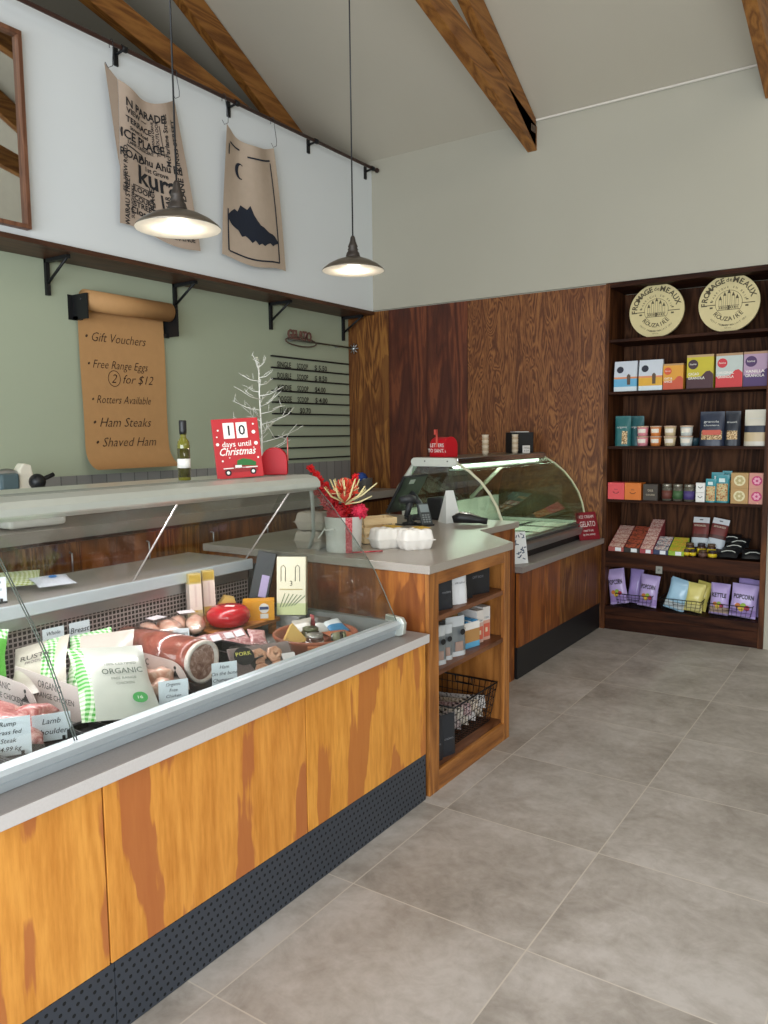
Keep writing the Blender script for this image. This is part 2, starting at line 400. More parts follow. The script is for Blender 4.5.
struct('wall_left_upper', mb)
mb = MB(); mb.box(-6.3, -6.2, -2.7, 5.72, 0, 6.2, 'white_wall'); struct('wall_left_far', mb)
mb = MB()
for (y0, z0, y1, z1) in ((YB + .1, ceil_z(YB) - .055, YR, ceil_z(YR)), (YR, ceil_z(YR), -2.7, ceil_z(-2.7))):
    vs = [(x, y, z + dz) for x in (-6.2, 3.3) for (y, z) in ((y0, z0), (y1, z1)) for dz in (0, .1)]
    mb.add(vs, [(0, 1, 3, 2), (4, 6, 7, 5), (0, 4, 5, 1), (2, 3, 7, 6), (0, 2, 6, 4), (1, 5, 7, 3)], 'ceiling')
struct('ceiling', mb)
mb = MB(); W0, W1, Z0, Z1 = -0.9, 4.3, 2.45, 3.75
mb.box(3.2, 3.3, -2.7, YB, 0, Z0, 'white_wall'); mb.box(3.2, 3.3, -2.7, W0, Z0, Z1, 'white_wall'); mb.box(3.2, 3.3, W1, YB, Z0, Z1, 'white_wall')
mb.box(3.2, 3.3, -2.7, YB, Z1, 6.1, 'white_wall'); struct('wall_right', mb)
mb = MB(); mb.box(3.16, 3.3, W0, W1, Z0, Z0 + .1, 'beam'); mb.box(3.16, 3.3, W0, W1, Z1 - .1, Z1, 'beam'); mb.box(3.17, 3.29, W0, W1, 3.05, 3.13, 'beam')
k = 0
y = W0
while y <= W1 - .05: mb.box(3.18, 3.28, y, y + .07, Z0, Z1, 'beam'); y += .473
struct('window_2', mb)
mb = MB(); mb.box(-6.2, -3.3, -2.72, -2.6, 0, 6.1, 'white_wall'); mb.box(2.7, 3.3, -2.72, -2.6, 0, 6.1, 'white_wall'); mb.box(-3.3, 2.7, -2.72, -2.6, 2.65, 6.1, 'white_wall')
struct('wall_front', mb)
mb = MB()
for x in (-3.3, -1.8, -.3, 1.2, 2.64): mb.box(x, x + .06, -2.7, -2.62, 0, 2.65, 'blackmetal')
mb.box(-3.3, 2.7, -2.7, -2.62, 2.59, 2.65, 'blackmetal'); mb.box(-3.3, 2.7, -2.7, -2.62, 0, .08, 'blackmetal')
struct('window_1', mb)
mb = MB(); mb.tube([(-2.55, 5.42, 3.77), (-2.47, 5.55, 3.72), (-2.39, 5.588, 3.727), (3.2, 5.588, 3.727)], 0.009, mat('#d8d2c8', .5)); struct('trim_1', mb)
mb = MB(); mb.box(-4.15, -4.138, 1.0, 5.585, .986, 1.222, 'tile'); struct('trim_2', mb)

# roof trusses
def truss(xc, label):
    t = thing('roof_truss', label, 'roof beam', (xc, YR, 3.5), 0, 'timber roof trusses')
    w = .036
    def chord(s, zf, dep, y1, mm='beam'):
        m = MB(); pts = [(YR, zf(YR)), (y1, zf(y1)), (y1, zf(y1) + dep), (YR, zf(YR) + dep)]
        P = [(y if s > 0 else 2 * YR - y, z) for y, z in pts]
        vs = [(x, y, z) for x in (xc - w, xc + w) for y, z in P]
        m.add(vs, [(0, 1, 2, 3), (7, 6, 5, 4), (0, 4, 5, 1), (1, 5, 6, 2), (2, 6, 7, 3), (3, 7, 4, 0)], mm); return m
    for s in (1, -1):
        part('bottom_chord', chord(s, lambda y: 3.513 + .247 * (YB - y), .17, YB - .003), t, world=True, bevel=.004)
        part('top_chord', chord(s, lambda y: ZC - .215 + SL * (YB - y), .205, YB - .02), t, world=True, bevel=.004)
    m = MB(); m.box(xc - w, xc + w, YR - .05, YR + .05, 4.6, 5.7, 'beam'); part('king_post', m, t, world=True)
    for s in (1, -1):
        m = MB(); y0 = YR + s * 1.9; m.tube([(xc, YR + s * .05, 4.75), (xc, y0, ceil_z(YR + 1.9) - .2)], .045, 'beam', 4); part('web', m, t, world=True)
    m = MB(); m.box(xc + w + .0005, xc + w + .002, 5.49, 5.57, 3.625, 3.675, mat('#5a4535', .5, .3)); part('steel_plate', m, t, world=True)
    return t
truss(-2.43, 'timber roof truss meeting the white back wall near its middle')
truss(-4.33, 'timber roof truss rising behind the white upper wall and its hanging rail')
truss(-0.83, 'timber roof truss just entering the top right corner')

# plywood lining of the back wall
def ply(x0, x1, z1, m, label):
    b = MB(); b.box(x0 + .0015, x1 - .0015, YB - .002, YB + .018, 0, z1, m)
    o = solo('plywood_panel', b, label, 'wall panel', (x0, YB, 0), world=True, group='stained plywood panels lining the back wall')
    return o
px = [-4.148] + [ony(p, 360, YB).x for p in (389, 427, 467.7)] + [-1.858]
ply(px[0], px[1], 2.49, 'dply3', 'brown plywood wall panel in the corner beside the green wall')
ply(px[1], px[2], 2.49, 'dply2', 'dark reddish plywood wall panel, narrow, next to the corner panel')
ply(px[2], px[3], 2.49, 'dply2', 'darkest narrow plywood wall panel behind the red letterbox on the gelato case')
ply(px[3], px[4], 2.49, 'dply', 'wide wavy grained plywood wall panel beside the product shelves')

# long shelf board with brackets on the green wall
t = thing('wall_shelf', 'long dark timber shelf board running above the green wall', 'shelf', (-4.15, 3.2, 2.465))
m = MB(); m.box(-4.149, -3.86, -2.5, 5.585, 2.462, 2.489, 'shelfboard'); part('board', m, t, world=True)
for y in (2.71, 3.645, 4.588, 5.515):
    m = MB(); w = .012
    m.box(-4.149, -4.128, y - w, y + w, 2.26, 2.4615, 'blackmetal'); m.box(-4.149, -3.93, y - w, y + w, 2.441, 2.4615, 'blackmetal')
    m.tube([(-3.945, y, 2.447), (-4.136, y, 2.325)], .0085, 'blackmetal', 6); part('bracket', m, t, world=True)

# hanging rail
t = thing('hanging_rail', 'thin brown metal rail along the top of the white upper wall', 'rail', (-3.8, 3.2, 3.632))
m = MB(); m.tube([(-3.8, -1.5, 3.632), (-3.8, 5.555, 3.632)], .0125, mat('#4a3029', .45, .3)); part('rod', m, t, world=True)
m = MB(); m.ball(.02, mat('#3a2824', .4, .3), TR((-3.8, 5.562, 3.632))); part('finial', m, t, world=True)
for y in (0.9, 2.0, 3.04, 3.93, 4.76, 5.5):
    m = MB(); m.box(-3.881, -3.868, y - .014, y + .014, 3.56, 3.66, 'blackmetal'); m.tube([(-3.87, y, 3.62), (-3.8, y, 3.628)], .008, 'blackmetal', 6)
    m.tube([(-3.8, y - .018, 3.632), (-3.8, y + .018, 3.632)], .018, 'blackmetal', 10); part('rail_bracket', m, t, world=True)

# mirror
t = thing('wall_mirror', 'tall timber framed mirror on the white upper wall, cut off by the photo edge', 'mirror', (-3.86, 2.14, 2.52))
m = MB(); a0, a1, b0, b1 = 1.72, 2.44, 2.525, 3.5; f = .022
for bx in ((a0, a1, b0, b0 + f), (a0, a1, b1 - f, b1), (a0, a0 + f, b0 + f, b1 - f), (a1 - f, a1, b0 + f, b1 - f)): m.box(-3.879, -3.835, *bx, 'frame')
part('frame', m, t, world=True, bevel=.002)
m = MB(); m.box(-3.878, -3.862, a0 + f, a1 - f, b0 + f, b1 - f, mat('#dfe3e2', .02, 1.0)); part('mirror_glass', m, t, world=True)

# tea towels on wire hooks
def towel_fn(tl, tr, bl, br, X, sag, fold, seed):
    def F(u, v):   # u across, v down
        y = (tl[0] * (1 - u) + tr[0] * u) * (1 - v) + (bl[0] * (1 - u) + br[0] * u) * v
        z = (tl[1] * (1 - u) + tr[1] * u) * (1 - v) + (bl[1] * (1 - u) + br[1] * u) * v
        z -= sag * sin(pi * u) * (1 - v) ** 2.2
        z += .018 * sin(2 * pi * u + seed) * v ** 3
        x = X + .018 * sin(3.1 * pi * u + seed) * (1 - v) ** 1.5 + .012 * sin(5 * u + 3 * v + seed) + .02 * (1 - abs(2 * u - 1)) * (1 - v)
        return (x, y, z)
    return F
def hook(y, z0, z1, yb, label):
    m = MB(); pts = [(-3.8 + .016 * cos(a), y, 3.632 + .016 * sin(a) + .004) for a in [pi * k / 8 for k in range(8, -1, -1)]]
    pts = [(-3.816, y, 3.61)] + pts + [(-3.784, y, 3.60), (-3.8, yb, z1 + .03), (-3.806, yb + .004, z1), (-3.815, yb - .02, z1 - .015), (-3.82, yb - .035, z1 + .01)]
    m.tube(pts, .0022, mat('#55565a', .3, .8), 6); solo('wire_hook', m, label, 'hook', (-3.8, y, z1), world=True, group='wire hooks on the hanging rail')
def ton(F, W_, H_, off):   # text mapper: u0,v0 top-left in towel fractions
    def g(u0, v0, rot=0):
        def h(x, y):
            xx, yy = (x, y) if not rot else (-y * rot, x * rot)
            p = F(min(max(u0 + xx / W_, 0), 1), min(max(v0 - yy / H_, 0), 1)); return (p[0] + off, p[1], p[2])
        return h
    return g
F = towel_fn((3.0, 3.46), (3.44, 3.50), (2.985, 2.665), (3.585, 2.615), -3.825, .075, 1, 0.4)
t = thing('tea_towel', 'beige linen towel printed all over with street names in black letters', 'towel', (-3.83, 3.2, 2.6), group='tea towels hanging from the rail')
m = MB(); m.grid(F, 30, 36, 'linen'); part('cloth', m, t, world=True)
def wing(u, v):
    e = F(0, v * .6); k = (1 - v)
    return (e[0] - .012 * u * k - .002, e[1] - .075 * u * k ** .8, e[2] + (3.525 - 3.46) * u * k)
m = MB(); m.grid(wing, 6, 12, mat('#a39181', .9)); part('folded_corner', m, t, world=True)
g = ton(F, .5, .82, .004); m = MB()
for s, sz, u, v, wd, rot in (
    ('N PARADE', .075, .40, .10 + .05, .30, 0), ('VIEW —', .05, .25, .20, .17, 0), ('TERRACE', .055, .28, .265, .20, 0), ('Street Road', .035, .28, .31, .20, 0),
    ('NCE PLACE', .08, .30, .385, .24, 0), ('LANE CRESCENT', .03, .30, .415, .24, 0), ('ROAD', .07, .17, .515, .10, 0), ('Ahu Ahu Rd', .07, .58, .50, .26, 0), ('1st Grove', .045, .52, .55, .24, 0),
    ('kura', .17, .52, .66, .33, 0), ('LOOP', .05, .30, .735, .09, 0), ('COURT', .045, .32, .80, .13, 0), ('STREET', .05, .32, .845, .14, 0), ('Close', .06, .26, .90, .10, 0),
    ('HOUSE STREET', .04, .50, .955, .30, 0), ('AVENUE', .04, .80, .95, .12, 0), ('McFarlane Street', .05, .74, .27, .30, 1), ('THE OUTLOOK', .035, .60, .27, .24, 1), ('KOWHAI DRIVE', .03, .53, .27, .20, 1),
    ('KINGS STREET', .05, .88, .30, .34, 1), ('LANE', .06, .89, .60, .12, 1), ('SEA VIEW ROAD', .04, .09, .60, .2, 1), ('WAIRAU STREET', .045, .12, .82, .22, 1), ('SURF HIGHWAY', .03, .18, .82, .2, 1),
    ('OGI PLACE', .05, .46, .80, .2, 1), ('FAIRSKAR', .045, .66, .78, .17, 1), ('Jane Street', .04, .76, .80, .2, 1), ('Main Road', .03, .82, .80, .2, 1), ('HILL', .05, .90, .80, .1, 1)):
    m.text(s, sz, 'ink', fn=g(u, v, rot), width=None, bold=.012) if False else m.text(s, sz * .9, 'ink', fn=g(u, v, rot), bold=.022)
def bar(F, u0, v0, u1, v1, th, off=.004, n=14):
    W_, H_ = .5, .82; m2 = []; 
    def q(a, b):
        u = u0 + (u1 - u0) * a; v = v0 + (v1 - v0) * a
        if abs(u1 - u0) > abs(v1 - v0): v += (b - .5) * th / H_
        else: u += (b - .5) * th / W_
        p = F(u, v); return (p[0] + off, p[1], p[2])
    return q
for a in ((.08, .43, .30, .45, .008), (.56, .68, .58, .90, .014), (.62, .17, .66, .40, .005), (.17, .69, .43, .69, .005), (.17, .76, .43, .76, .005), (.17, .69, .17, .76, .004), (.43, .69, .43, .76, .004)):
    m.grid(bar(F, *a), 12, 1, 'ink', smooth=False)
part('printed_lettering', m, t, world=True)
F2 = towel_fn((3.84, 3.475), (4.325, 3.465), (3.80, 2.632), (4.43, 2.62), -3.83, .06, 1, 2.1)
t = thing('tea_towel', 'beige linen towel printed with a crescent moon, black mountain shape and thin border', 'towel', (-3.83, 4.1, 2.6), group='tea towels hanging from the rail')
m = MB(); m.grid(F2, 30, 36, 'linen2'); part('cloth', m, t, world=True)
m = MB()
for a in ((.09, .10, .30, .09, .012), (.42, .12, .88, .10, .012), (.07, .12, .07, .20, .012), (.88, .12, .88, .95, .010), (.10, .95, .88, .95, .010), (.08, .62, .09, .95, .010)):
    m.grid(bar(F2, *a), 16, 1, 'navyink', smooth=False)
def crescent(a, b):
    th = radians(60) + a * radians(230); r = .045 * (1 - b) + b * .045; cx = .0 if b < .5 else .022
    xx = cos(th) * .045 * (1 if b < .5 else .8) + cx * sin(pi * a) * .9; yy = sin(th) * .055 * (1 if b < .5 else .85)
    p = F2(.30 + xx / .5, .27 - yy / .82); return (p[0] + .004, p[1], p[2])
m.grid(crescent, 20, 1, 'navyink', smooth=False)
part('printed_moon_and_border', m, t, world=True)
def mount(a, b):
    tp = [.66, .625, .60, .61, .55, .56, .57, .53, .60, .64, .67, .68, .70, .715, .72, .735, .77]; bt = [.70, .735, .75, .76, .80, .785, .80, .825, .80, .83, .815, .83, .81, .80, .82, .80, .79]
    i = a * (len(tp) - 1); k = min(int(i), len(tp) - 2); f_ = i - k
    v = (tp[k] * (1 - f_) + tp[k + 1] * f_) * (1 - b) + (bt[k] * (1 - f_) + bt[k + 1] * f_) * b
    p = F2(.09 + .78 * a, v); return (p[0] + .004, p[1], p[2])
m = MB(); m.grid(mount, 48, 6, 'navyink', smooth=False); part('printed_mountain', m, t, world=True)
hook(2.955, 3.6, 3.515, 2.96, 'wire hook at the left corner of the street name towel')
hook(3.41, 3.6, 3.51, 3.44, 'wire hook at the right corner of the street name towel')
hook(3.815, 3.6, 3.485, 3.85, 'wire hook at the left corner of the moon and mountain towel')
hook(4.28, 3.6, 3.475, 4.32, 'wire hook at the right corner of the moon and mountain towel')

# pendant lamps
def pendant(loc, ztop, label):
    t = thing('pendant_lamp', label, 'pendant lamp', loc, 0, 'pendant lamps over the counter')
    m = MB(); m.tube([(0, 0, .1), (0, 0, ztop - loc[2])], .0035, 'black', 6); part('cord', m, t)
    m = MB(); m.lathe([(.006, .13), (.011, .122), (.014, .104), (.020, .088), (.024, .078), (.020, .074), (.026, .064), (.022, .060), (.030, .050), (.034, .036), (.036, .030), (.028, .028)], mat('#3b342f', .5, .4), 20); part('lamp_holder', m, t)
    m = MB(); prof = [(.028, .032), (.05, .024), (.085, .012), (.12, -.006), (.143, -.024), (.15, -.034)]
    m.lathe(prof, mat('#6f675c', .3, .7), 40)
    sh = part('lamp_shade', m, t)
    m = MB(); pr2 = [(r - .003 if r > .04 else r - .006, z - .004) for r, z in prof]; pr2[-1] = (.149, -.0345)
    m.lathe(pr2, mat('#f0ece2', .5), 40); part('white_enamel_lining', m, sh)
    m = MB(); m.ball((.024, .024, .03), mat('#ffe9c4', .3, emit=14), TR((0, 0, -.012))); part('light_bulb', m, t)
    d = bpy.data.lights.new('bulb_light', 'POINT'); d.energy = 2.2; d.color = (1, .86, .66); d.shadow_soft_size = .03
    o = bpy.data.objects.new('bulb_light', d); COL.objects.link(o); o.parent = t; o.location = (0, 0, -.05)
    return t
pendant((-2.19, 1.955, 2.215), 5.9, 'dish shaped pendant lamp hanging in front of the street name towel')
pendant((-2.265, 3.105, 2.265), 5.0, 'dish shaped pendant lamp hanging in front of the corner of the back wall')
# ================================================================== SERVE-OVER COUNTER
XF = -1.536
t = thing('display_counter', 'long refrigerated deli counter with honey plywood front and curved glass, left of the cash desk', 'display counter', (-2.1, 1.0, 0))
P3 = lambda name, m, **k: part(name, m, t, world=True, **k)
m = MB(); m.box(-2.74, -1.56, -.6, 2.548, .0, .62, 'darkgrey'); P3('cabinet_body', m)
for (y0, y1, w) in ((-.4, .339, 'yply2'), (.339, 1.079, 'yply'), (1.079, 1.819, 'yply2'), (1.819, 2.549, 'yply3')):
    m = MB(); m.box(XF - .018, XF, y0 + .0025, y1 - .0025, .191, .638, w); P3('plywood_panel', m, bevel=.001)
for (y0, y1) in ((-.4, 1.09), (1.09, 2.549)):
    m = MB(); m.box(XF - .014, XF - .003, y0 + .001, y1 - .001, .002, .188, 'kick'); P3('kick_plate', m)
m = MB(); m.box(-1.619, -1.522, -.6, 2.549, .642, .676, 'ledge'); m.box(-1.66, -1.619, -.6, 2.45, .642, .676, 'ledge'); m.box(-2.74, -1.619, 2.473, 2.549, .642, .676, 'ledge'); m.box(-1.522, -1.518, -.6, 2.549, .6425, .6755, 'edge'); P3('front_ledge', m, bevel=.0015)
m = MB(); prof = [(-1.615, .677), (-1.607, .699), (-1.612, .704), (-1.592, .709), (-1.583, .728), (-1.59, .738), (-1.62, .741), (-1.64, .70), (-1.65, .677)]
def extr(m, prof, y0, y1, mm, smooth=False):
    m.prism([(x, z) for x, z in prof], y0, y1, mm, Matrix(((1, 0, 0, 0), (0, 0, 1, 0), (0, 1, 0, 0), (0, 0, 0, 1))), smooth)
extr(m, prof, -.6, 2.45, 'alu'); P3('front_rail', m)
m = MB(); extr(m, [(-1.66, .677), (-1.60, .677), (-1.578, .685), (-1.572, .73), (-1.585, .75), (-1.66, .757)], 2.45, 2.472, 'canopy'); P3('rail_end_cap', m, bevel=.004)
GC = [(-1.597, .741), (-1.62, .785), (-1.65, .845), (-1.695, .927), (-1.735, .98), (-1.785, 1.04), (-1.84, 1.105), (-1.90, 1.173), (-1.985, 1.252)]
def curved(m, C, y0, y1, th, mm):
    n = len(C); vs = [(x, y, z) for y in (y0, y1) for x, z in C] + [(x - th, y, z - th * .4) for y in (y0, y1) for x, z in C]; fs = []
    for i in range(n - 1): fs += [(i, i + 1, n + i + 1, n + i), (2 * n + i, 3 * n + i, 3 * n + i + 1, 2 * n + i + 1)]
    m.add(vs, fs, mm, smooth=True)
for (y0, y1) in ((-.5, 1.056), (1.062, 2.44)):
    m = MB(); curved(m, GC, y0, y1, .006, 'glass'); gp = P3('curved_glass', m)
    for ye in (y0, y1):
        m = MB(); m.tube([(x - .003, ye, z - .001) for x, z in GC], .0019, mat('#5b635d', .15, .2), 6); part('glass_edge', m, gp, world=True)
m = MB(); poly = [(x - .006, z) for x, z in GC] + [(-2.15, 1.24), (-2.36, .92), (-2.36, .72)]
extr(m, poly, 2.436, 2.441, 'glass'); P3('end_glass', m)
CP = [(-2.03, 1.222), (-1.99, 1.228), (-1.968, 1.243), (-1.968, 1.262), (-1.985, 1.28), (-2.03, 1.29), (-2.43, 1.284), (-2.44, 1.26), (-2.42, 1.24), (-2.40, 1.24), (-2.39, 1.268), (-2.075, 1.268), (-2.06, 1.235)]
m = MB(); extr(m, CP, -.6, 2.452, 'canopy', False); P3('canopy', m)
m = MB()
for x in (-2.06, -2.10, -2.14): m.box(x - .002, x + .002, -.6, 2.45, 1.2885, 1.2905, mat('#8f938e', .4, .3))
P3('canopy_groove', m)
m = MB(); m.tube([(-2.115, -.5, 1.255), (-2.115, 2.36, 1.255)], .009, mat('#f4eef6', .4, emit=6), 10); P3('light_tube', m)
area('deli_case_light', (-2.15, .95, 1.232), (0, radians(-12), 0), .05, 2.7, 15, (1.0, .92, .97))
m = MB(); m.box(-2.37, -1.62, -.6, 2.44, .625, .640, 'interior'); P3('display_deck', m)
m = MB(); m.box(-2.385, -2.372, -.6, 2.44, .64, .832, 'perf'); m.box(-2.385, -2.370, -.6, 2.44, .832, .876, 'steel'); P3('air_return_grille', m)
m = MB(); m.box(-2.74, -2.35, -.6, 2.44, .880, .918, mat('#8d8580', .3)); P3('service_deck', m)
m = MB(); m.box(-2.35, -2.338, -.6, 2.44, .876, .921, 'alu'); P3('service_deck_edge', m, bevel=.003)
m = MB(); m.box(-2.74, -2.40, -.6, 2.54, .62, .88, 'darkgrey'); m.box(-2.37, -1.615, 2.442, 2.462, .64, .735, 'interior'); P3('end_wall', m)
for (y0, y1, dx) in ((.35, 1.13, 0), (1.10, 1.82, .012), (1.83, 2.42, 0)):
    T0, T1 = (-2.36 + dx, .922), (-2.10 + dx, 1.222)
    m = MB(); m.add([(T0[0], y0, T0[1]), (T0[0], y1, T0[1]), (T1[0], y1, T1[1]), (T1[0], y0, T1[1])], [(0, 1, 2, 3)], 'glass'); d = P3('sliding_rear_glass', m)
    m = MB(); m.tube([(T0[0], y1, T0[1]), (T1[0], y1, T1[1])], .0035, mat('#d9cfcd', .3), 6); part('edge_strip', m, d, world=True)
m = MB(); m.tube([(-2.02, 2.456, 1.232), (-2.05, 2.50, 1.18), (-2.08, 2.54, 1.10), (-2.13, 2.60, 1.02), (-2.20, 2.66, .96), (-2.22, 2.68, .945)], .008, mat('#b9bcba', .4), 8)
solo('power_cable', m, 'grey flexible cable running from the deli counter canopy down to the cash desk top', 'cable', (-2.2, 2.66, .945), world=True)

# ================================================================== CASH DESK
t = thing('cash_desk', 'timber cash desk with grey worktop and open shelf end between the two glass cases', 'counter', (-2.1, 3.3, 0))
WT = [(-1.525, 2.562), (-1.525, 3.328), (-1.868, 3.655), (-1.858, 4.135), (-2.78, 4.135), (-2.78, 2.562)]
m = MB(); m.prism(WT, .906, .94, 'bench'); P3('worktop', m, bevel=.002)
m = MB(); m.box(-2.76, -1.556, 2.5775, 2.592, 0, .904, 'mply2'); P3('side_panel', m)
m = MB(); m.box(-1.555, -1.537, 2.5775, 2.652, 0, .904, 'cabwood'); m.box(-1.60, -1.556, 2.593, 2.61, 0, .904, 'cabwood'); P3('stile', m, bevel=.001)
m = MB(); m.box(-1.99, -1.537, 3.30, 3.318, 0, .904, 'cabwood'); m.box(-1.555, -1.537, 3.262, 3.30, 0, .904, 'cabwood'); P3('stile', m, bevel=.001)
m = MB(); m.box(-1.555, -1.538, 2.652, 3.262, .853, .904, 'cabwood_y'); P3('top_rail', m, bevel=.001)
m = MB(); m.box(-2.0, -1.985, 2.593, 3.30, 0, .904, 'mply'); P3('back_panel', m)
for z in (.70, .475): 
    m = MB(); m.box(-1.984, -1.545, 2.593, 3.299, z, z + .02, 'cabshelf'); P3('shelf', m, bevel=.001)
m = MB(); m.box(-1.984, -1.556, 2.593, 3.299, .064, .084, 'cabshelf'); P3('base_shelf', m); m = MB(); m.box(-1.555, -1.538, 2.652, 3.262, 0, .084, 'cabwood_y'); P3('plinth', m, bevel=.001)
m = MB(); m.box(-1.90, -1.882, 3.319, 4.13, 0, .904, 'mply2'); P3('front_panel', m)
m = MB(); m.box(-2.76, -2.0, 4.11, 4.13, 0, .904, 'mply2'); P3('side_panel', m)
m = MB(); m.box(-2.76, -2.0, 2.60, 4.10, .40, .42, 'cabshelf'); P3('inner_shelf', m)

# ================================================================== GELATO CASE
XG = -1.86
t = thing('gelato_case', 'curved glass gelato display case on a brown plywood base by the back wall', 'display case', (-2.3, 4.9, 0))
m = MB(); m.box(-2.72, -1.89, 4.137, 5.594, .005, .63, 'darkgrey'); P3('cabinet_body', m)
for y0, y1, w in ((4.137, 4.537, 'mply'), (4.537, 4.79, 'mply2'), (4.79, 5.59, 'dply3')):
    m = MB(); m.box(XG - .018, XG, y0 + .001, y1 - .001, .193, .634, w); P3('plywood_panel', m)
m = MB(); m.box(XG - .022, XG - .006, 4.137, 5.594, .002, .190, 'black'); P3('kick_plate', m)
m = MB(); m.box(-2.72, -1.838, 4.140, 5.594, .637, .672, 'ledge'); P3('front_ledge', m, bevel=.0015)
Y0, Y1 = 4.18, 5.53
m = MB(); m.box(-2.68, -1.975, Y0, Y1, .673, .712, 'black'); P3('plinth', m)
m = MB(); extr(m, [(-1.985, .713), (-1.945, .72), (-1.94, .758), (-1.955, .77), (-1.99, .775)], Y0, Y1, 'steel'); extr(m, [(-2.0, .72), (-1.965, .775), (-1.958, .79), (-2.0, .80)], Y0, Y1, mat('#5d6363', .3, .5)); P3('front_rail', m)
m = MB(); m.box(-2.69, -2.66, Y0, Y1, .713, .97, 'case_white'); m.box(-2.66, -2.0, Y0 + .02, Y1 - .02, .713, .722, 'steel'); m.box(-2.66, -2.0, Y0, Y0 + .02, .713, .80, 'case_white'); m.box(-2.66, -2.0, Y1 - .02, Y1, .713, .80, 'case_white'); P3('well', m)
cols = ['#d8dcc9', '#cfd3bd', '#d9d6c4', '#c9cfbd', '#dfe0d2', '#d2d6c5', '#cdd0c0', '#dadccd']
k = 0
for i in range(2):
    for j in range(4):
        xa = -2.64 + i * .325; ya = Y0 + .04 + j * .325; m = MB()
        m.box(xa, xa + .30, ya, ya + .305, .724, .770, 'steel'); r_ = .008
        m.box(xa, xa + .30, ya, ya + r_, .770, .786, 'chrome'); m.box(xa, xa + .30, ya + .305 - r_, ya + .305, .770, .786, 'chrome'); m.box(xa, xa + r_, ya + r_, ya + .305 - r_, .770, .786, 'chrome'); m.box(xa + .30 - r_, xa + .30, ya + r_, ya + .305 - r_, .770, .786, 'chrome')
        pn = P3('gelato_pan', m)
        m = MB(); m.box(xa + .012, xa + .288, ya + .012, ya + .293, .771, .781, mat(cols[k], .5)); part('pan_lid', m, pn, world=True, bevel=.003); k += 1
GG = [(-1.972, .79), (-1.968, .85), (-1.985, .93), (-2.015, 1.01), (-2.065, 1.09), (-2.125, 1.16), (-2.20, 1.22), (-2.285, 1.268)]
m = MB(); curved(m, GG, Y0, Y1, .005, 'gelglass'); gp = P3('curved_glass', m)
for y, rr in ((Y0 - .004, .0085), (Y1 + .004, .007)):
    m = MB(); m.tube([(x - .003, y, z) for x, z in GG], rr, mat('#c9c5ab', .35), 8); P3('glass_frame', m)
m = MB(); poly = [(x - .006, z) for x, z in GG] + [(-2.60, 1.262), (-2.66, .97), (-2.66, .80)]
extr(m, poly, Y0, Y0 + .005, 'gelglass'); P3('end_glass', m)
m = MB(); extr(m, poly, Y1 - .005, Y1, 'gelglass'); P3('end_glass', m)
m = MB(); cap = [(-2.305 + .027 * cos(a) + .0, 1.274 + .027 * sin(a)) for a in [pi * (-.5 + k / 8) for k in range(9)]] + [(-2.575 - .027 * cos(a), 1.274 - .027 * sin(a)) for a in [pi * (-.5 + k / 8) for k in range(9)]]
extr(m, cap, Y0 - .03, Y0 - .008, 'case_white')
for x in (-2.34, -2.50): m.tube([(x, Y0 - .033, 1.28), (x, Y0 - .028, 1.28)], .005, mat('#6a6a66', .4, .5), 10)
P3('canopy_end_plate', m, bevel=.002)
m = MB(); m.box(-2.60, -2.29, Y0 - .008, Y1 + .01, 1.262, 1.301, mat('#7f7b70', .28, .4)); m.box(-2.295, -2.279, Y0 - .008, Y1 + .01, 1.262, 1.298, 'chrome'); P3('canopy', m, bevel=.003)
for i in range(5):
    m = MB(); m.tube([(-2.33, Y0 + .03 + i * .262, 1.245), (-2.33, Y0 + .285 + i * .262, 1.245)], .010, mat('#eaf6ee', .4, emit=5), 10); P3('light_tube', m)
m = MB(); m.box(-2.345, -2.30, Y0, Y1, 1.222, 1.231, mat('#dfe8e0', .4)); P3('light_reflector', m)
area('gelato_case_light', (-2.36, 4.85, 1.21), (0, radians(-10), 0), .05, 1.25, 5, (.9, 1.0, .92))
m = MB(); m.tube([(-2.60, Y0 + .02, 1.26), (-2.72, Y0 + .02, 1.10), (-2.78, Y0 + .02, .98)], .022, 'case_white', 4); P3('rear_support', m)
m = MB(); m.tube([(-2.34, 4.95, 1.24), (-2.60, 4.95, .99)], .014, mat('#b8b9a8', .4), 4); P3('glass_stay', m)
m = MB(); m.add([(-2.675, Y0, .97), (-2.675, Y1, .97), (-2.60, Y1, 1.26), (-2.60, Y0, 1.26)], [(0, 1, 2, 3)], 'gelglass'); P3('sliding_rear_glass', m)

# ================================================================== BACK BENCH
t = thing('back_bench', 'low preparation bench with grey top along the green wall behind the counters', 'bench', (-3.9, 3.0, 0))
m = MB(); m.box(-4.137, -3.60, -2.0, 5.56, .925, .985, 'bench'); P3('worktop', m, bevel=.002)
m = MB(); m.box(-4.137, -3.66, -2.0, 5.55, 0, .92, 'dply2'); P3('carcass', m)
for i in range(9):
    y0 = 1.0 + i * .5; m = MB(); m.box(-3.659, -3.642, y0 + .003, y0 + .497, .12, .90, 'mply' if i % 2 else 'dply3'); d = P3('cupboard_door', m)
    m = MB(); m.tube([(-3.64, y0 + .43, .74), (-3.62, y0 + .43, .745), (-3.62, y0 + .43, .845), (-3.64, y0 + .43, .85)], .005, 'steel', 6); part('handle', m, d, world=True)

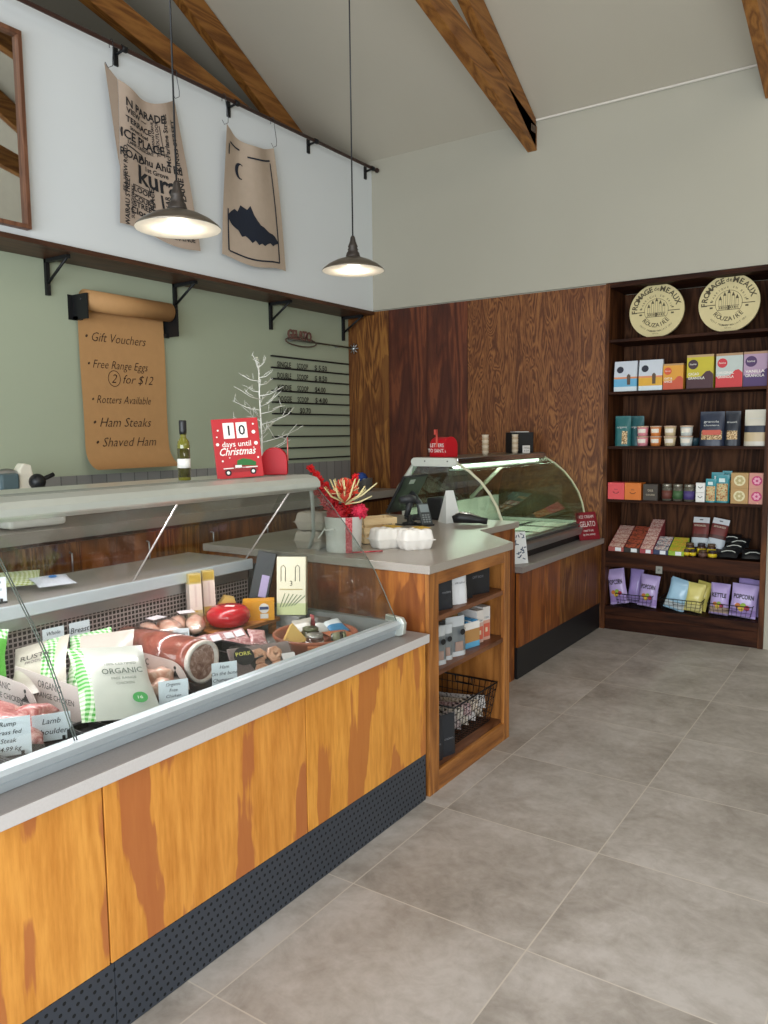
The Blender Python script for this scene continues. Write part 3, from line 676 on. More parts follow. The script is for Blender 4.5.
# paper roll on the wall
t = thing('paper_roll_dispenser', 'brown kraft paper roll on black brackets on the green wall with a handwritten list', 'paper roll', (-4.15, 3.26, 2.25))
m = MB(); m.box(-4.149, -4.01, 2.87, 2.88, 2.14, 2.285, 'blackmetal'); m.box(-4.149, -4.145, 2.84, 2.88, 2.14, 2.285, 'blackmetal'); m.box(-4.149, -4.10, 2.87, 2.905, 2.14, 2.16, 'blackmetal'); P3('bracket', m)
m = MB(); m.box(-4.149, -4.01, 3.545, 3.555, 2.10, 2.27, 'blackmetal'); m.box(-4.149, -4.145, 3.545, 3.59, 2.10, 2.27, 'blackmetal'); m.box(-4.149, -4.10, 3.52, 3.555, 2.10, 2.12, 'blackmetal'); P3('bracket', m)
paper = mat('#b98d5c', .75)
m = MB(); m.lathe([(.0, 0), (.012, 0), (.012, .006), (.06, .006), (.06, .644), (.012, .644), (.012, .65), (0, .65)], paper, 36, TR((-4.07, 2.887, 2.255), (radians(-90), 0, 0))); P3('paper_roll', m)
m = MB(); m.tube([(-4.07, 2.865, 2.255), (-4.07, 3.56, 2.255)], .009, 'black', 8); P3('axle', m)
def pf(u, v):      # u across, v down the sheet
    s = v * 1.06; y = 2.887 + .635 * u
    if s < .86: x = -4.126 + .015 * v; z = 2.255 - s
    else:
        a = (s - .86) / .20 * radians(82); x = -4.126 + .013 + .14 * (1 - cos(a)); z = 2.255 - .86 - .14 * sin(a)
    return (x + .01 * sin(6 * v) * (u - .5), y + .05 * max(0, v - .6) * (u - .3), z)
m = MB(); m.grid(pf, 6, 44, paper); P3('paper_sheet', m)
for s, u, v, sz in (('• Gift Vouchers', .07, .215, .080), ('• Free Range Eggs', .08, .365, .072), ('2  for $12', .33, .445, .078), ('• Rotters Available', .10, .565, .070), ('• Ham Steaks', .10, .70, .082), ('• Shaved Ham', .12, .815, .082)):
    def fn(x, y, u=u, v=v):
        p = pf(min(1, u + x / .635), v - y / 1.06); return (p[0] + .003, p[1] + 0, p[2])
    m = MB(); m.text(s, sz, mat('#4a3524', .8), align='LEFT', shear=.35, fn=fn, bold=-.008, width=.44 if len(s) > 12 else None)
    if s[0] == '2':
        def ring(a, b):
            th = 2 * pi * a; p = pf(.365 + (.042 + .004 * b) * cos(th) / .635, .42 + (.046 + .004 * b) * sin(th) / 1.06); return (p[0] + .003, p[1], p[2])
        m.grid(ring, 28, 1, mat('#4a3524', .8), smooth=False)
    P3('handwritten_line', m)

# menu rails
t = thing('menu_board', 'gelato price list of black lettering standing on thin black rails on the green wall', 'menu board', (-4.15, 5.1, 1.3))
zr = [onx(351, 320 + p / 4.267, -4.14).z for p in (190, 233, 275, 320, 363, 406, 450, 493, 537, 580)]
yl = [4.57, 4.58, 4.59, 4.60, 4.60, 4.605, 4.61, 4.62, 4.63, 4.64]
for i in range(10):
    m = MB(); m.box(-4.149, -4.128, 4.585, 5.575, zr[i] - .007, zr[i] + .004, 'black'); P3('rail', m)
rows = {1: ('SINGLE', 'SCOOP', '$ 5.50'), 2: ('DOUBLE', 'SCOOP', '$ 8.50'), 3: ('KIDDIE', 'SCOOP', '$4.00'), 4: ('DOGGIE', 'SCOOP', '$ 4.00'), 5: ('FLAKE', '$0.70', '')}
for i, r in rows.items():
    for s_, y in zip(r, (4.64, 4.875, 5.10) if i < 5 else (4.66, 4.90, 5.1)):
        if s_: m = MB(); m.text(s_, .060, 'black', side(-4.13, y, zr[i] + .006), align='LEFT', bold=.014, width=.165 if len(s_) > 5 else .14); P3('price_lettering', m)

# gelato sign on a rod
t = thing('rod_sign', 'rod mounted on the green wall with a small brown word sign above the price rails', 'sign', (-4.1, 5.1, 2.2))
m = MB(); m.tube([(-4.10, 4.74, 2.200), (-4.10, 5.56, 2.200)], .007, mat('#5c5a52', .35, .7), 8); P3('rod', m)
m = MB(); m.text('GELATO', .105, mat('#6d4b42', .5), side(-4.095, 4.74, 2.205), align='LEFT', bold=.02, width=.29); m2 = P3('word_letters', m)
m2.modifiers.new('thick', 'SOLIDIFY').thickness = .012
m = MB(); m.tube([(-4.10, 4.90 + .19 * cos(a), 2.19 + .035 * sin(a)) for a in [2 * pi * k / 24 for k in range(24)]], .006, mat('#6b5a50', .4, .5), 6, closed=True); P3('oval_scroll', m)
m = MB(); m.box(-4.149, -4.11, 4.80, 4.81, 2.19, 2.21, 'steel'); m.box(-4.149, -4.11, 5.40, 5.41, 2.19, 2.21, 'steel'); P3('wall_clip', m)
m = MB()
for k in range(8):
    a = k * pi / 4; m.tube([(-4.06, 5.555, 2.19), (-4.06 + .045 * cos(a), 5.56, 2.19 + .045 * sin(a))], .005, 'steel', 5)
m.ball(.018, 'steel', TR((-4.06, 5.555, 2.19))); P3('star_end', m)
# ================================================================== GENERIC PACKAGES (front faces -Y, base at origin)
def carton(name, label, cat, w, d, h, bands, loc, rz=0, group=None, extra=None, lid=None, bevel=.0012, tilt=0):
    """bands: list of (top fraction, colour) from the bottom"""
    t = thing(name, label, cat, loc, rz, group)
    if tilt: t.rotation_euler = (tilt, 0, rz)
    m = MB(); z = 0
    for fr, c in bands:
        m.box(-w / 2, w / 2, -d / 2, d / 2, z, h * fr, mat(c, .5)); z = h * fr
    part('box_body', m, t)
    if extra:
        m = MB(); extra(m, w, d, h); part('printed_label', m, t)
    return t
def pouch_mesh(m, w, h, d, mf, crimp=.035, pillow=False, seed=0, sag=0.0):
    """two bulged sheets sealed at the top (and at the bottom when pillow)"""
    def prof(v):   # thickness along height
        if pillow: return (sin(pi * min(max((v - crimp) / (1 - 2 * crimp), 0), 1))) ** .55
        return (1 - max(0, (v - .25) / (.75 - crimp)) ** 1.6 if v > .25 else 1) if v < 1 - crimp else 0
    for s in (-1, 1):
        def fn(u, v, s=s):
            e = max(0, 1 - abs(2 * u - 1) ** 4) ** .6; th = d / 2 * prof(v) * e
            wv = .92 + .08 * abs(2 * v - 1) if pillow else 1 - .04 * v
            wr = 1 + .10 * noise.noise(Vector((u * 5, v * 5 + seed * 3, s + seed)))
            x = (u - .5) * w * wv; y = s * max(th * wr, .0007) + sag * sin(pi * v)
            return (x if s < 0 else -x, y, v * h)
        m.grid(fn, 12, 16, None, smooth=True, mf=lambda u, v, s=s: mf(u if s < 0 else 1 - u, v))
def pouch(name, label, cat, w, h, d, mf, loc, rz=0, group=None, pillow=False, seed=0, extra=None, tilt=0, rx=0):
    t = thing(name, label, cat, loc, rz, group); t.rotation_euler = (rx, tilt, rz)
    m = MB(); pouch_mesh(m, w, h, d, mf, pillow=pillow, seed=seed); part('bag_body', m, t)
    if extra: m = MB(); extra(m, w, d, h); part('printed_label', m, t)
    return t
def bands_mf(*b):
    ms = [(f, mat(c, .4)) for f, c in b]
    def f(u, v):
        for fr, m_ in ms:
            if v <= fr: return m_
        return ms[-1][1]
    return f
def tag_card(w, h, lines, loc, rz, label, rx=0, group=None, c='#e4edf4', clip=True, name='price_card'):
    t = thing(name, label, 'price card', loc, rz, group); t.rotation_euler = (rx, 0, rz)
    m = MB(); m.box(-w / 2, w / 2, -.0006, .0006, .006 if clip else 0, h, mat(c, .6)); part('card', m, t)
    m = MB()
    for i, s in enumerate(lines):
        m.text(s, h / (len(lines) + 1) * .8, mat('#30343c', .7), front(0, -.0014, h - h / (len(lines) + .8) * (i + .95)), shear=.25, bold=.004)
    part('writing', m, t)
    if clip:
        m = MB(); m.box(-w / 2, w / 2, -.006, .008, 0, .006, 'black')
        for x in (-w * .3, w * .3): m.box(x - .004, x + .004, -.004, -.001, .006, .016, 'black')
        part('card_clip', m, t)
    return t
def look(rz): return rz   # front (-Y) turned about Z
RX = radians(90)          # rz for an item whose front faces +X (toward the customer side)

# ================================================================== ON TOP OF THE DELI COUNTER
ZT = 1.2915
t = thing('oil_bottle', 'dark green glass bottle of oil with black cap and white label on the counter canopy', 'bottle', (-2.17, 1.925, ZT))
m = MB(); m.lathe([(.0, .0), (.021, 0), (.0225, .003), (.0225, .125), (.020, .14), (.012, .152), (.0105, .158), (.0105, .178)], mat('#6d6a20', .08, 0, trans=.0, coat=.6), 24); part('glass_bottle', m, t)
m = MB(); m.lathe([(.0228, .012), (.0229, .115)], mat('#3d3a14', .12, coat=.6), 24); part('oil', m, t)
m = MB(); m.lathe([(.0235, .045), (.0235, .078)], 'white', 24); part('paper_label', m, t, label='white paper label')
m = MB(); m.lathe([(.0, .215), (.0125, .215), (.0135, .21), (.0135, .178), (.0125, .165), (.0, .165)], 'black', 20); part('cap', m, t)
# countdown sign
Rz = radians(58); t = thing('countdown_sign', 'red wooden Christmas countdown sign reading 10 with a little truck, on the counter canopy', 'sign', (-2.095, 2.135, ZT), Rz); t.rotation_euler = (radians(-8), radians(-3), Rz); t.scale = (1.24, 1.0, 1.22)
SW, SH = .143, .185
m = MB(); m.box(-SW / 2, SW / 2, 0, .009, 0, SH, mat('#b8242c', .45)); part('sign_board', m, t, bevel=.0015)
wm = mat('#eceae4', .6)
for i, d in enumerate('10'):
    x = -.022 + i * .040 - .0; m = MB(); m.box(x - .017, x + .017, -.003, -.0005, .123, .172, wm); b = part('number_tile', m, t, bevel=.001)
    m = MB(); m.text(d, .044, 'ink', front(x, -.0036, .133), bold=.01); part('digit', m, b)
m = MB(); m.text('days until', .024, wm, front(-.002, -.0008, .098), bold=.008); part('lettering', m, t)
m = MB(); m.text('Christmas', .033, wm, front(0, -.0008, .072), shear=.4, bold=.012, width=.112); part('lettering', m, t)
m = MB(); m.box(-.05, .02, -.0012, 0, .030, .033, wm); m.box(-.048, -.02, -.0012, 0, .018, .030, mat('#8f1a20', .4)); m.box(-.02, .018, -.0012, 0, .018, .042, mat('#8f1a20', .4)); m.box(-.014, .006, -.0016, -.001, .032, .040, wm); m.box(.018, .055, -.0012, 0, .018, .031, mat('#8f1a20', .4)); m.box(.018, .055, -.0014, -.001, .030, .033, wm)
part('painted_truck', m, t)
m = MB()
for x in (-.037, .040): m.disc(.0095, 'ink', front(x, -.0012, .018), t=.0004); m.disc(.005, wm, front(x, -.0017, .018), t=.0003)
part('painted_wheels', m, t)
m = MB(); m.prism([(-.008, .040), (.05, .034), (.052, .046), (.035, .055), (.012, .060), (-.006, .054)], .0, .001, mat('#2c6b33', .6), front(0, -.0006, 0)); part('painted_tree', m, t)
for x, z, r in ((-.055, .15, .003), (-.06, .107, .005), (.055, .165, .003), (.054, .14, .006), (.058, .105, .006), (-.05, .055, .003), (-.028, .064, .002), (.05, .092, .002), (.06, .06, .003), (-.06, .13, .0025)):
    m = MB(); m.disc(r, wm, front(x, -.0006, z), 10, .0004); part('painted_snowflake', m, t)
# twig tree
t = thing('twig_tree', 'small white wire twig tree standing on the counter canopy behind the red signs', 'ornament', (-2.36, 2.535, ZT))
m = MB(); m.lathe([(0, 0), (.03, 0), (.03, .004), (0, .006)], 'white', 20); part('base', m, t)
random.seed(11); tw = mat('#ddddd6', .5)
m = MB(); m.tube([(0, 0, 0), (.003, .002, .15), (-.003, 0, .33), (0, -.003, .46)], [.0045, .004, .003, .002], tw, 6); part('trunk', m, t)
for i in range(26):
    z = .08 + .39 * (i / 25); ang = i * 2.4; L = (.055 + .13 * (1 - i / 25) ** 1.0) * random.uniform(.8, 1.15)
    if i > 22: L = .05
    d = Vector((cos(ang), sin(ang), .35 if i < 22 else 1.2)).normalized(); p0 = Vector((0, 0, z)); m = MB()
    mid = p0 + d * L * .5 + Vector((0, 0, -.008)); p1 = p0 + d * L
    m.tube([p0, mid, p1], [.002, .0015, .0009], tw, 5)
    for q in range(4):
        f = .35 + .2 * q; b = p0.lerp(p1, f); s = Vector((random.uniform(-1, 1), random.uniform(-1, 1), random.uniform(-.1, .9))).normalized()
        e = b + (s + d * .7).normalized() * L * .30; m.tube([b, e], [.0013, .0008], tw, 4)
    part('twig_branch', m, t)
# red letterboxes
def letterbox(loc, rz, L, Wd, H, label, flagside, word):
    t = thing('red_letterbox', label, 'letterbox', loc, rz, 'red tin letterboxes')
    n = 10; r = Wd / 2; arch = [(-r, 0), (r, 0)] + [(r * cos(pi * k / n), H - r + r * sin(pi * k / n)) for k in range(n + 1)]
    m = MB(); m.prism(arch, -L / 2, L / 2, 'tin_red', TR((0, 0, 0), (radians(90), 0, 0)), True); part('tin_body', m, t, bevel=.002)
    k = 1.05; a2 = [(x * k, z * 1.02) for x, z in arch]
    m = MB(); m.prism(a2, L / 2 - .004, L / 2 + .006, 'tin_red', TR((0, 0, 0), (radians(90), 0, 0)), True); part('door', m, t, bevel=.002)
    m = MB(); x = r * flagside; m.box(x - .002 + .003 * flagside, x + .002 + .003 * flagside, -.008, .006, H * .5, H * 1.38, mat('#d8584c', .4)); m.box(x - .002 + .003 * flagside, x + .002 + .003 * flagside, -.008, .022, H * 1.12, H * 1.38, mat('#d8584c', .4)); part('flag', m, t)
    if word:
        for i, s in enumerate(word):
            m = MB(); m.text(s, H * .26, 'white', TR((-r - .001, 0, H * (.50 - .27 * i)), (radians(90), 0, radians(-90))), bold=.01); part('lettering', m, t)
    return t
letterbox((-2.16, 2.40, ZT), radians(38), .115, .098, .108, 'red tin letterbox on the deli counter canopy beside the countdown sign', 1, None)
letterbox((-2.46, 4.31, 1.302), radians(75), .13, .11, .125, 'red tin letterbox with white lettering on top of the gelato case', -1, ('LETTERS', 'TO SANTA'))

# ================================================================== BACK BENCH ITEMS
t = thing('meat_slicer', 'white slicing machine with black knob on the back bench, far left', 'slicer', (-3.86, 2.34, .985))
m = MB(); m.box(-.17, .17, -.2, .12, .01, .10, 'white'); part('base', m, t, bevel=.02)
m = MB(); m.prism([(-.02, .10), (.07, .10), (.075, .18), (.05, .325), (.005, .335), (-.02, .30)], -.03, .03, mat('#e6e0cf', .35), TR((0, -.03, 0), (radians(90), 0, radians(90)))); part('carriage_arm', m, t, bevel=.008)
m = MB(); m.lathe([(0, 0), (.11, 0), (.12, .01), (.11, .02), (0, .025)], 'steel', 32, TR((.0, -.11, .19), (0, radians(90), 0))); part('blade_guard', m, t)
m = MB(); m.ball(.043, 'black', TR((.05, .035, .235))); m.tube([(.05, .05, .24), (.06, .125, .27)], .012, 'black', 8); part('knob', m, t)
m = MB(); m.box(-.05, .05, -.16, -.06, .20, .285, mat('#53666c', .3)); part('motor_cover', m, t, bevel=.012)
t = thing('utensil_tub', 'grey steel tub holding a blue cloth on the back bench by the corner', 'container', (-3.75, 5.27, .985))
m = MB(); m.lathe([(0, 0), (.05, 0), (.06, .10), (.062, .102), (.057, .102), (.048, .005), (0, .004)], 'steel', 24); part('tub', m, t)
m = MB(); m.ball((.045, .05, .04), mat('#22458f', .7), TR((-.02, -.03, .11)), seed=3, amp=.4); part('cloth', m, t)

# ================================================================== ON THE CASH DESK
ZD = .9405
t = thing('flower_pot', 'white fabric pot with red ribbon holding red and cream flowers on the cash desk', 'flower pot', (-2.045, 2.705, ZD)); t.scale = (1.2, 1.2, 1.12)
m = MB(); m.lathe([(0, 0), (.060, 0), (.063, .004), (.069, .135), (.070, .138), (.066, .139), (.062, .12), (0, .11)], mat('#d5d3cf', .8), 32, mods=lambda a, z: 1 + .008 * sin(9 * a)); part('pot', m, t)
m = MB()
def ribf(u, v):
    a = radians(-38) + (u - .5) * .34; r = .0655 + .006 * v + .0025; return (r * cos(a), r * sin(a), .002 + .137 * v)
g_ = G('red_mesh_ribbon'); nn = g_.noise(g_.tc, 160, 2); mr = g_.done(g_.mix(g_.ramp(nn, [(.45, 0.), (.55, 1.)]), '#b32331', '#d76f77'), .7)
m.grid(ribf, 6, 10, mr); part('red_ribbon', m, t, label='red woven ribbon band')
m = MB(); m.tube([(.067 * cos(-2.2), .067 * sin(-2.2), .095), (.078 * cos(-1.9), .078 * sin(-1.9), .088), (.074 * cos(-1.4), .074 * sin(-1.4), .094)], .004, 'white', 6)
m.tube([(.07 * cos(-2.2), .07 * sin(-2.2), .095), (.085 * cos(-2.25), .085 * sin(-2.25), .07), (.095 * cos(-2.3), .095 * sin(-2.3), .055)], .003, 'white', 6); part('white_ribbon', m, t)
m = MB(); m.tube([(.05, -.03, .003), (.09, .0, .004), (.13, .06, .003)], .003, mr, 6); part('ribbon_tail', m, t)
random.seed(5)
def puff(c, r, col, label, n=90, seedv=0):
    m = MB(); m.ball(r * .82, mat(col, .7), TR(c), 14, seedv, .5, 3)
    random.seed(seedv)
    for i in range(n):
        d = Vector((random.gauss(0, 1), random.gauss(0, 1), random.gauss(0, 1))).normalized(); a = Vector(c) + d * r * .7
        m.tube([a, a + d * r * .38 + Vector((0, 0, -.002))], [.004, .0015], mat(col, .7), 4)
    part('flower_head', m, t, label=label)
POT = t.location.copy()
def fp(px, py, y): p = ony(px, py, y) - POT; return (p.x / 1.2, p.y / 1.2, p.z / 1.12)
puff(fp(337, 516, 2.69), .040, '#b8142c', 'deep red rounded bloom at the left rim')
puff(fp(360, 511, 2.72), .030, '#cf2447', 'crimson rounded bloom at the right rim', seedv=2)
puff(fp(348, 512, 2.76), .034, '#a81528', 'red bloom at the back of the pot', seedv=3)
def plume(p, L, col, seedv):
    m = MB(); random.seed(seedv); p = [Vector(q) for q in p]
    m.tube(p, [.004, .003, .002], mat('#7a2a2a', .7), 5)
    for i in range(230):
        f = random.uniform(.15, 1.0); k = f * 2; a = p[0].lerp(p[1], k) if k < 1 else p[1].lerp(p[2], k - 1)
        d = Vector((random.gauss(0, 1), random.gauss(0, 1), random.gauss(.5, .6))).normalized(); L2 = L * (1.1 - .5 * f)
        m.tube([a, a + d * L2 * random.uniform(.6, 1)], [.0045, .0022], mat(col, .6), 3)
    part('feathery_plume', m, t)
c_ = fp(343, 524, 2.70)
plume([c_, fp(328, 490, 2.69), fp(309, 467, 2.67)], .030, '#dd1119', 7)
plume([c_, fp(328, 503, 2.65), fp(317, 486, 2.62)], .050, '#c5202c', 8)
plume([c_, fp(351, 492, 2.76), fp(356, 476, 2.78)], .030, '#dd1119', 9)
m = MB(); random.seed(9); c0 = Vector(fp(345, 494, 2.68)); m.ball((.026, .026, .034), mat('#b83a24', .7), TR(tuple(c0)))
for i in range(80):
    a = random.uniform(0, 2 * pi); e = random.uniform(.0, 1.4); d = Vector((cos(a) * cos(e), sin(a) * cos(e), sin(e))); p0 = c0 + d * .022; p1 = p0 + d * .030; p2 = p1 + d * .012 - Vector((cos(a), sin(a), 0)) * .008
    m.tube([p0, p1, p2], [.0026, .0021, .0016], mat('#d9452c' if i % 4 else '#e9c69b', .6), 5)
part('pincushion_flower', m, t)
for k in range(16):
    a = k * 2 * pi / 16 + .2; e = radians(28 + 25 * (k % 2)); d = Vector((cos(a) * cos(e), sin(a) * cos(e), sin(e))); p0 = c0 - Vector((0, 0, .035)); p1 = p0 + d * .058; p2 = p0 + d * .088 + Vector((0, 0, .022))
    m = MB(); m.tube([p0, p1, p2], [.0022, .0035, .0022], mat('#d9cc93', .7), 6); part('pale_spike', m, t)
for (qx, qy) in ((377, 483), (366, 489), (372, 496)):
    m = MB(); p2 = Vector(fp(qx, qy, 2.72)); p0 = c0 - Vector((0, 0, .04)); m.tube([p0, p0.lerp(p2, .55) + Vector((0, 0, -.008)), p2], [.0022, .0035, .0022], mat('#cfc493', .7), 6); part('pale_spike', m, t)
# egg cartons
def egg_mesh(L, Wd, H, col):
    m = MB(); c = mat(col, .85)
    def shell(z0, z1, k1):
        def f(u, v):
            a = 2 * pi * u; ca, sa = cos(a), sin(a); n = 7
            r = (abs(ca) ** n + abs(sa) ** n) ** (-1 / n); x, y = ca * r, sa * r
            dent = .07 * v * ((.5 + .5 * cos(3 * pi * x)) if abs(sa) > abs(ca) * .7 else (.5 + .5 * cos(2 * pi * y)))
            vv = min(v, .92); k = 1 + (k1 - 1) * vv - (.06 if v > .95 else 0) - dent
            return (x * L / 2 * k, y * Wd / 2 * k, z0 + (z1 - z0) * v)
        m.grid(f, 96, 8, c); m.add([f(i / 96, 1) for i in range(96)], [list(range(96))], c)
    shell(H * .45, 0.0, .84); shell(H * .50, H, .88)
    m.box(-L / 2 * 1.02, L / 2 * 1.02, -Wd / 2 * 1.02, Wd / 2 * 1.02, H * .455, H * .495, c)
    for q in range(3):
        for w_ in (-1, 1): m.ball((.019, .019, .006), c, TR(((q - 1) * L * .28, w_ * Wd * .2, H - .001)), 12)
    return m
def eggbox(loc, rz, col, label, group, H=.088, lab=None):
    t = thing('egg_carton', label, 'egg carton', loc, rz, group)
    m = egg_mesh(.15, .105, H, col); part('carton', m, t)
    if lab: m = MB(); m.box(.0, .06, -.040, .040, H + .0055, H + .0062, mat(lab, .6)); m.text('EGGS', .022, mat('#3a3320', .7), TR((.03, -.008, H + .0066))); part('paper_label', m, t)
    return t
for i, nm in enumerate(('lower', 'upper')):
    eggbox((-2.23 + .006 * i, 2.715 + .004 * i, ZD + i * .0845), radians(6 + 5 * i), '#b3a99f', 'grey pulp egg carton, %s of the two stacked left of the flower pot' % nm, 'stacked grey egg cartons', .077)
eggbox((-1.945, 2.895, ZD), radians(66), '#e6e1da', 'white egg carton with yellow label next to the wooden crate', 'white egg cartons on the cash desk', lab='#d8ae3c')
eggbox((-1.815, 2.925, ZD), radians(58), '#e6e1da', 'white egg carton with yellow label nearest the worktop corner', 'white egg cartons on the cash desk', lab='#d8ae3c')
# pale wooden crate
t = thing('wooden_crate', 'small pale wooden crate on the cash desk behind the egg cartons', 'crate', (-2.095, 3.02, ZD), radians(60)); t.scale = (1.0, 1.0, 1.12)
for z in (.003, .042, .080):
    for (a, b, c_, d_) in ((-.085, .085, -.06, -.054), (-.085, .085, .054, .06), (-.085, -.079, -.054, .054), (.079, .085, -.054, .054)):
        m = MB(); m.box(a, b, c_, d_, z, z + .026, 'pine'); part('slat', m, t)
m = MB(); m.box(-.079, .079, -.054, .054, .003, .008, 'pine'); part('bottom', m, t)
for sx in (-1, 1):
    for sy in (-1, 1): m = MB(); m.box(sx * .073 - .006, sx * .073 + .006, sy * .048 - .006, sy * .048 + .006, .008, .105, 'pine'); part('corner_post', m, t)
# till
t = thing('till_screen', 'black point of sale screen tilted back on its stand on the cash desk', 'till', (-2.44, 3.80, ZD))
e1, e2 = Vector((-2.63, 3.92, .968)), Vector((-2.50, 3.92, 1.19)); W3 = Vector((.0, .27, -.0))
nrm = (e2 - e1).cross(W3).normalized() * .018
m = MB(); P = [e1, e2, e2 + W3, e1 + W3]; m.add([tuple(p) for p in P] + [tuple(p + nrm) for p in P], [(0, 1, 2, 3), (7, 6, 5, 4), (0, 4, 5, 1), (1, 5, 6, 2), (2, 6, 7, 3), (3, 7, 4, 0)], 'black'); part('screen_housing', m, t, world=True, bevel=.004)
if nrm.x > 0: off_ = nrm * 1.03; off2 = nrm * -.03
else: off_ = nrm * -.03; off2 = nrm * 1.03
q = [e1.lerp(e2, .05) + W3 * .04, e1.lerp(e2, .95) + W3 * .04, e1.lerp(e2, .95) + W3 * .96, e1.lerp(e2, .05) + W3 * .96]
m = MB(); m.add([tuple(p + off2) for p in q], [(0, 1, 2, 3)], mat('#16356e', .1)); part('display', m, t, world=True)
q = [e1.lerp(e2, .80) + W3 * .30, e1.lerp(e2, .92) + W3 * .30, e1.lerp(e2, .92) + W3 * .52, e1.lerp(e2, .80) + W3 * .52]
m = MB(); m.add([tuple(p + off_) for p in q], [(0, 1, 2, 3)], mat('#b8bcbc', .5)); part('rear_sticker', m, t, world=True)
m = MB(); m.tube([(-2.525, 4.03, 1.09), (-2.46, 4.02, 1.03), (-2.44, 4.0, .955)], [.02, .018, .02], 'darkgrey', 12); part('neck', m, t, world=True)
m = MB(); m.lathe([(0, 0), (.10, 0), (.10, .012), (.06, .02), (0, .022)], 'darkgrey', 28, TR((-2.44, 4.0, ZD))); part('foot', m, t, world=True)
t = thing('barcode_scanner', 'black barcode scanner standing in its cradle in front of the till screen', 'scanner', (-2.33, 3.70, ZD)); t.scale = (.85, .85, .88)
m = MB(); m.lathe([(0, 0), (.05, 0), (.05, .012), (.02, .02), (.018, .06), (0, .065)], 'black', 24); part('cradle', m, t)
m = MB(); m.tube([(-.02, -.01, .05), (-.012, 0, .09), (.0, .0, .145)], [.018, .020, .024], 'darkgrey', 10); part('grip', m, t)
m = MB(); m.tube([(-.045, -.05, .158), (0, 0, .162), (.02, .03, .155)], [.022, .032, .026], 'darkgrey', 12); part('scanner_head', m, t)
m = MB(); m.tube([(.02, .01, .03), (.06, .0, .05), (.065, -.06, .03), (.02, -.09, .006), (-.08, -.06, .006), (-.15, -.02, .02)], .0035, 'black', 6); part('cord', m, t)
t = thing('payment_terminal', 'grey payment keypad leaning on its stand beside the till', 'card terminal', (-2.225, 3.70, ZD), radians(60)); t.scale = (.85, .85, .85)
m = MB(); m.box(-.04, .04, -.012, .012, 0, .15, mat('#3f4649', .35)); o_ = part('terminal_body', m, t, bevel=.006); o_.rotation_euler = (radians(-28), 0, 0); o_.location = (0, -.02, .006)
m = MB(); m.box(-.032, .032, -.0135, -.0121, .085, .14, mat('#8d9a9e', .15)); part('terminal_display', m, o_)
m = MB()
for i in range(3):
    for j in range(4): m.box(-.028 + i * .02, -.014 + i * .02, -.0145, -.0121, .012 + j * .016, .022 + j * .016, mat('#8a9194', .4))
part('keys', m, o_)
m = MB(); m.box(-.045, .045, -.04, .07, 0, .012, 'black'); part('stand', m, t, bevel=.004)
t = thing('receipt_printer', 'black receipt printer on the cash desk behind the white tent card', 'printer', (-2.31, 4.03, ZD), radians(80)); t.scale = (.8, .8, .9)
m = MB(); m.box(-.09, .09, -.075, .075, 0, .145, 'black'); part('printer_body', m, t, bevel=.012)
m = MB(); m.box(-.06, .06, -.05, .0, .1455, .149, 'darkgrey'); part('paper_slot', m, t)
# tent card
t = thing('tent_card', 'white triangular tent card with a food photo on the cash desk', 'tent card', (-2.185, 3.90, ZD), radians(58)); t.scale = (1.05, 1, 1.05)
m = MB(); h, w, b = .175, .095, .05
m.add([(-w / 2, -b, 0), (w / 2, -b, 0), (w / 4 , 0, h), (-w / 4, 0, h), (-w / 2, b, 0), (w / 2, b, 0)], [(0, 1, 2, 3), (5, 4, 3, 2), (0, 3, 4), (1, 5, 2)], mat('#d9dcda', .5)); part('folded_card', m, t)
m = MB(); ph = G('food_photo_print'); n_ = ph.noise(ph.tc, 60, 4, .6, 1); pm_ = ph.done(ph.ramp(n_, [(.35, '#3a2a22'), (.45, '#a5603f'), (.55, '#d8b89a'), (.65, '#5b3d33')]), .5)
m.add([(w * .47, -b * .94 + .0, .004), (w * .5, b * .9, .004), (w * .29, .01, h * .78), (w * .29, -.012, h * .78)], [(0, 1, 2, 3)], pm_, TR((.0015, 0, 0))); part('food_photo', m, t)
# stapler-like handset
t = thing('hand_scanner', 'black and silver handheld device lying on the cash desk near the gelato case', 'handheld device', (-2.035, 3.86, ZD), radians(28)); t.scale = (1.1, 1, 1.15)
m = MB(); m.tube([(-.085, 0, .024), (-.05, 0, .034), (0, 0, .030), (.05, 0, .022), (.09, 0, .016)], [.018, .026, .024, .016, .015], 'black', 12); part('handset_body', m, t)
m = MB(); m.tube([(-.072, 0, .044), (-.04, 0, .052), (0, 0, .047), (.055, 0, .032)], [.008, .014, .012, .006], 'chrome', 10); part('silver_top', m, t, label='silver top shell')

# ================================================================== ON THE GELATO CASE
def cones(x, y, label, n=7):
    t = thing('cone_stack', label, 'waffle cones', (x, y, 1.3015), 0, 'stacks of wafer cups on the gelato case')
    for i in range(n): m = MB(); m.lathe([(0, .0), (.017, .0), (.024, .026), (.0245, .028), (.022, .026), (.015, .004), (0, .003)], mat('#bfa98c' if i % 2 else '#d3c4ad', .7), 18, TR((0, 0, i * .018))); part('wafer_cup', m, t)
p = onz(483, 455, 1.301); cones(-2.40, 4.78, 'stack of wafer cups beside the red letterbox on the gelato case')
cones(-2.36, 5.17, 'stack of wafer cups beside the black box on the gelato case')
t = thing('black_box', 'black box standing on the far end of the gelato case top', 'box', (-2.42, 5.38, 1.3015), radians(50))
m = MB(); m.box(-.085, .085, -.06, .06, 0, .15, 'black'); part('box_body', m, t, bevel=.004)
m = MB(); m.box(-.06, .05, -.05, .03, .1505, .156, mat('#cfcfcb', .6)); part('paper_on_top', m, t)
t = thing('small_white_sign', 'small white card sign in front of the black box on the gelato case', 'sign', (-2.315, 5.265, 1.3015), radians(72))
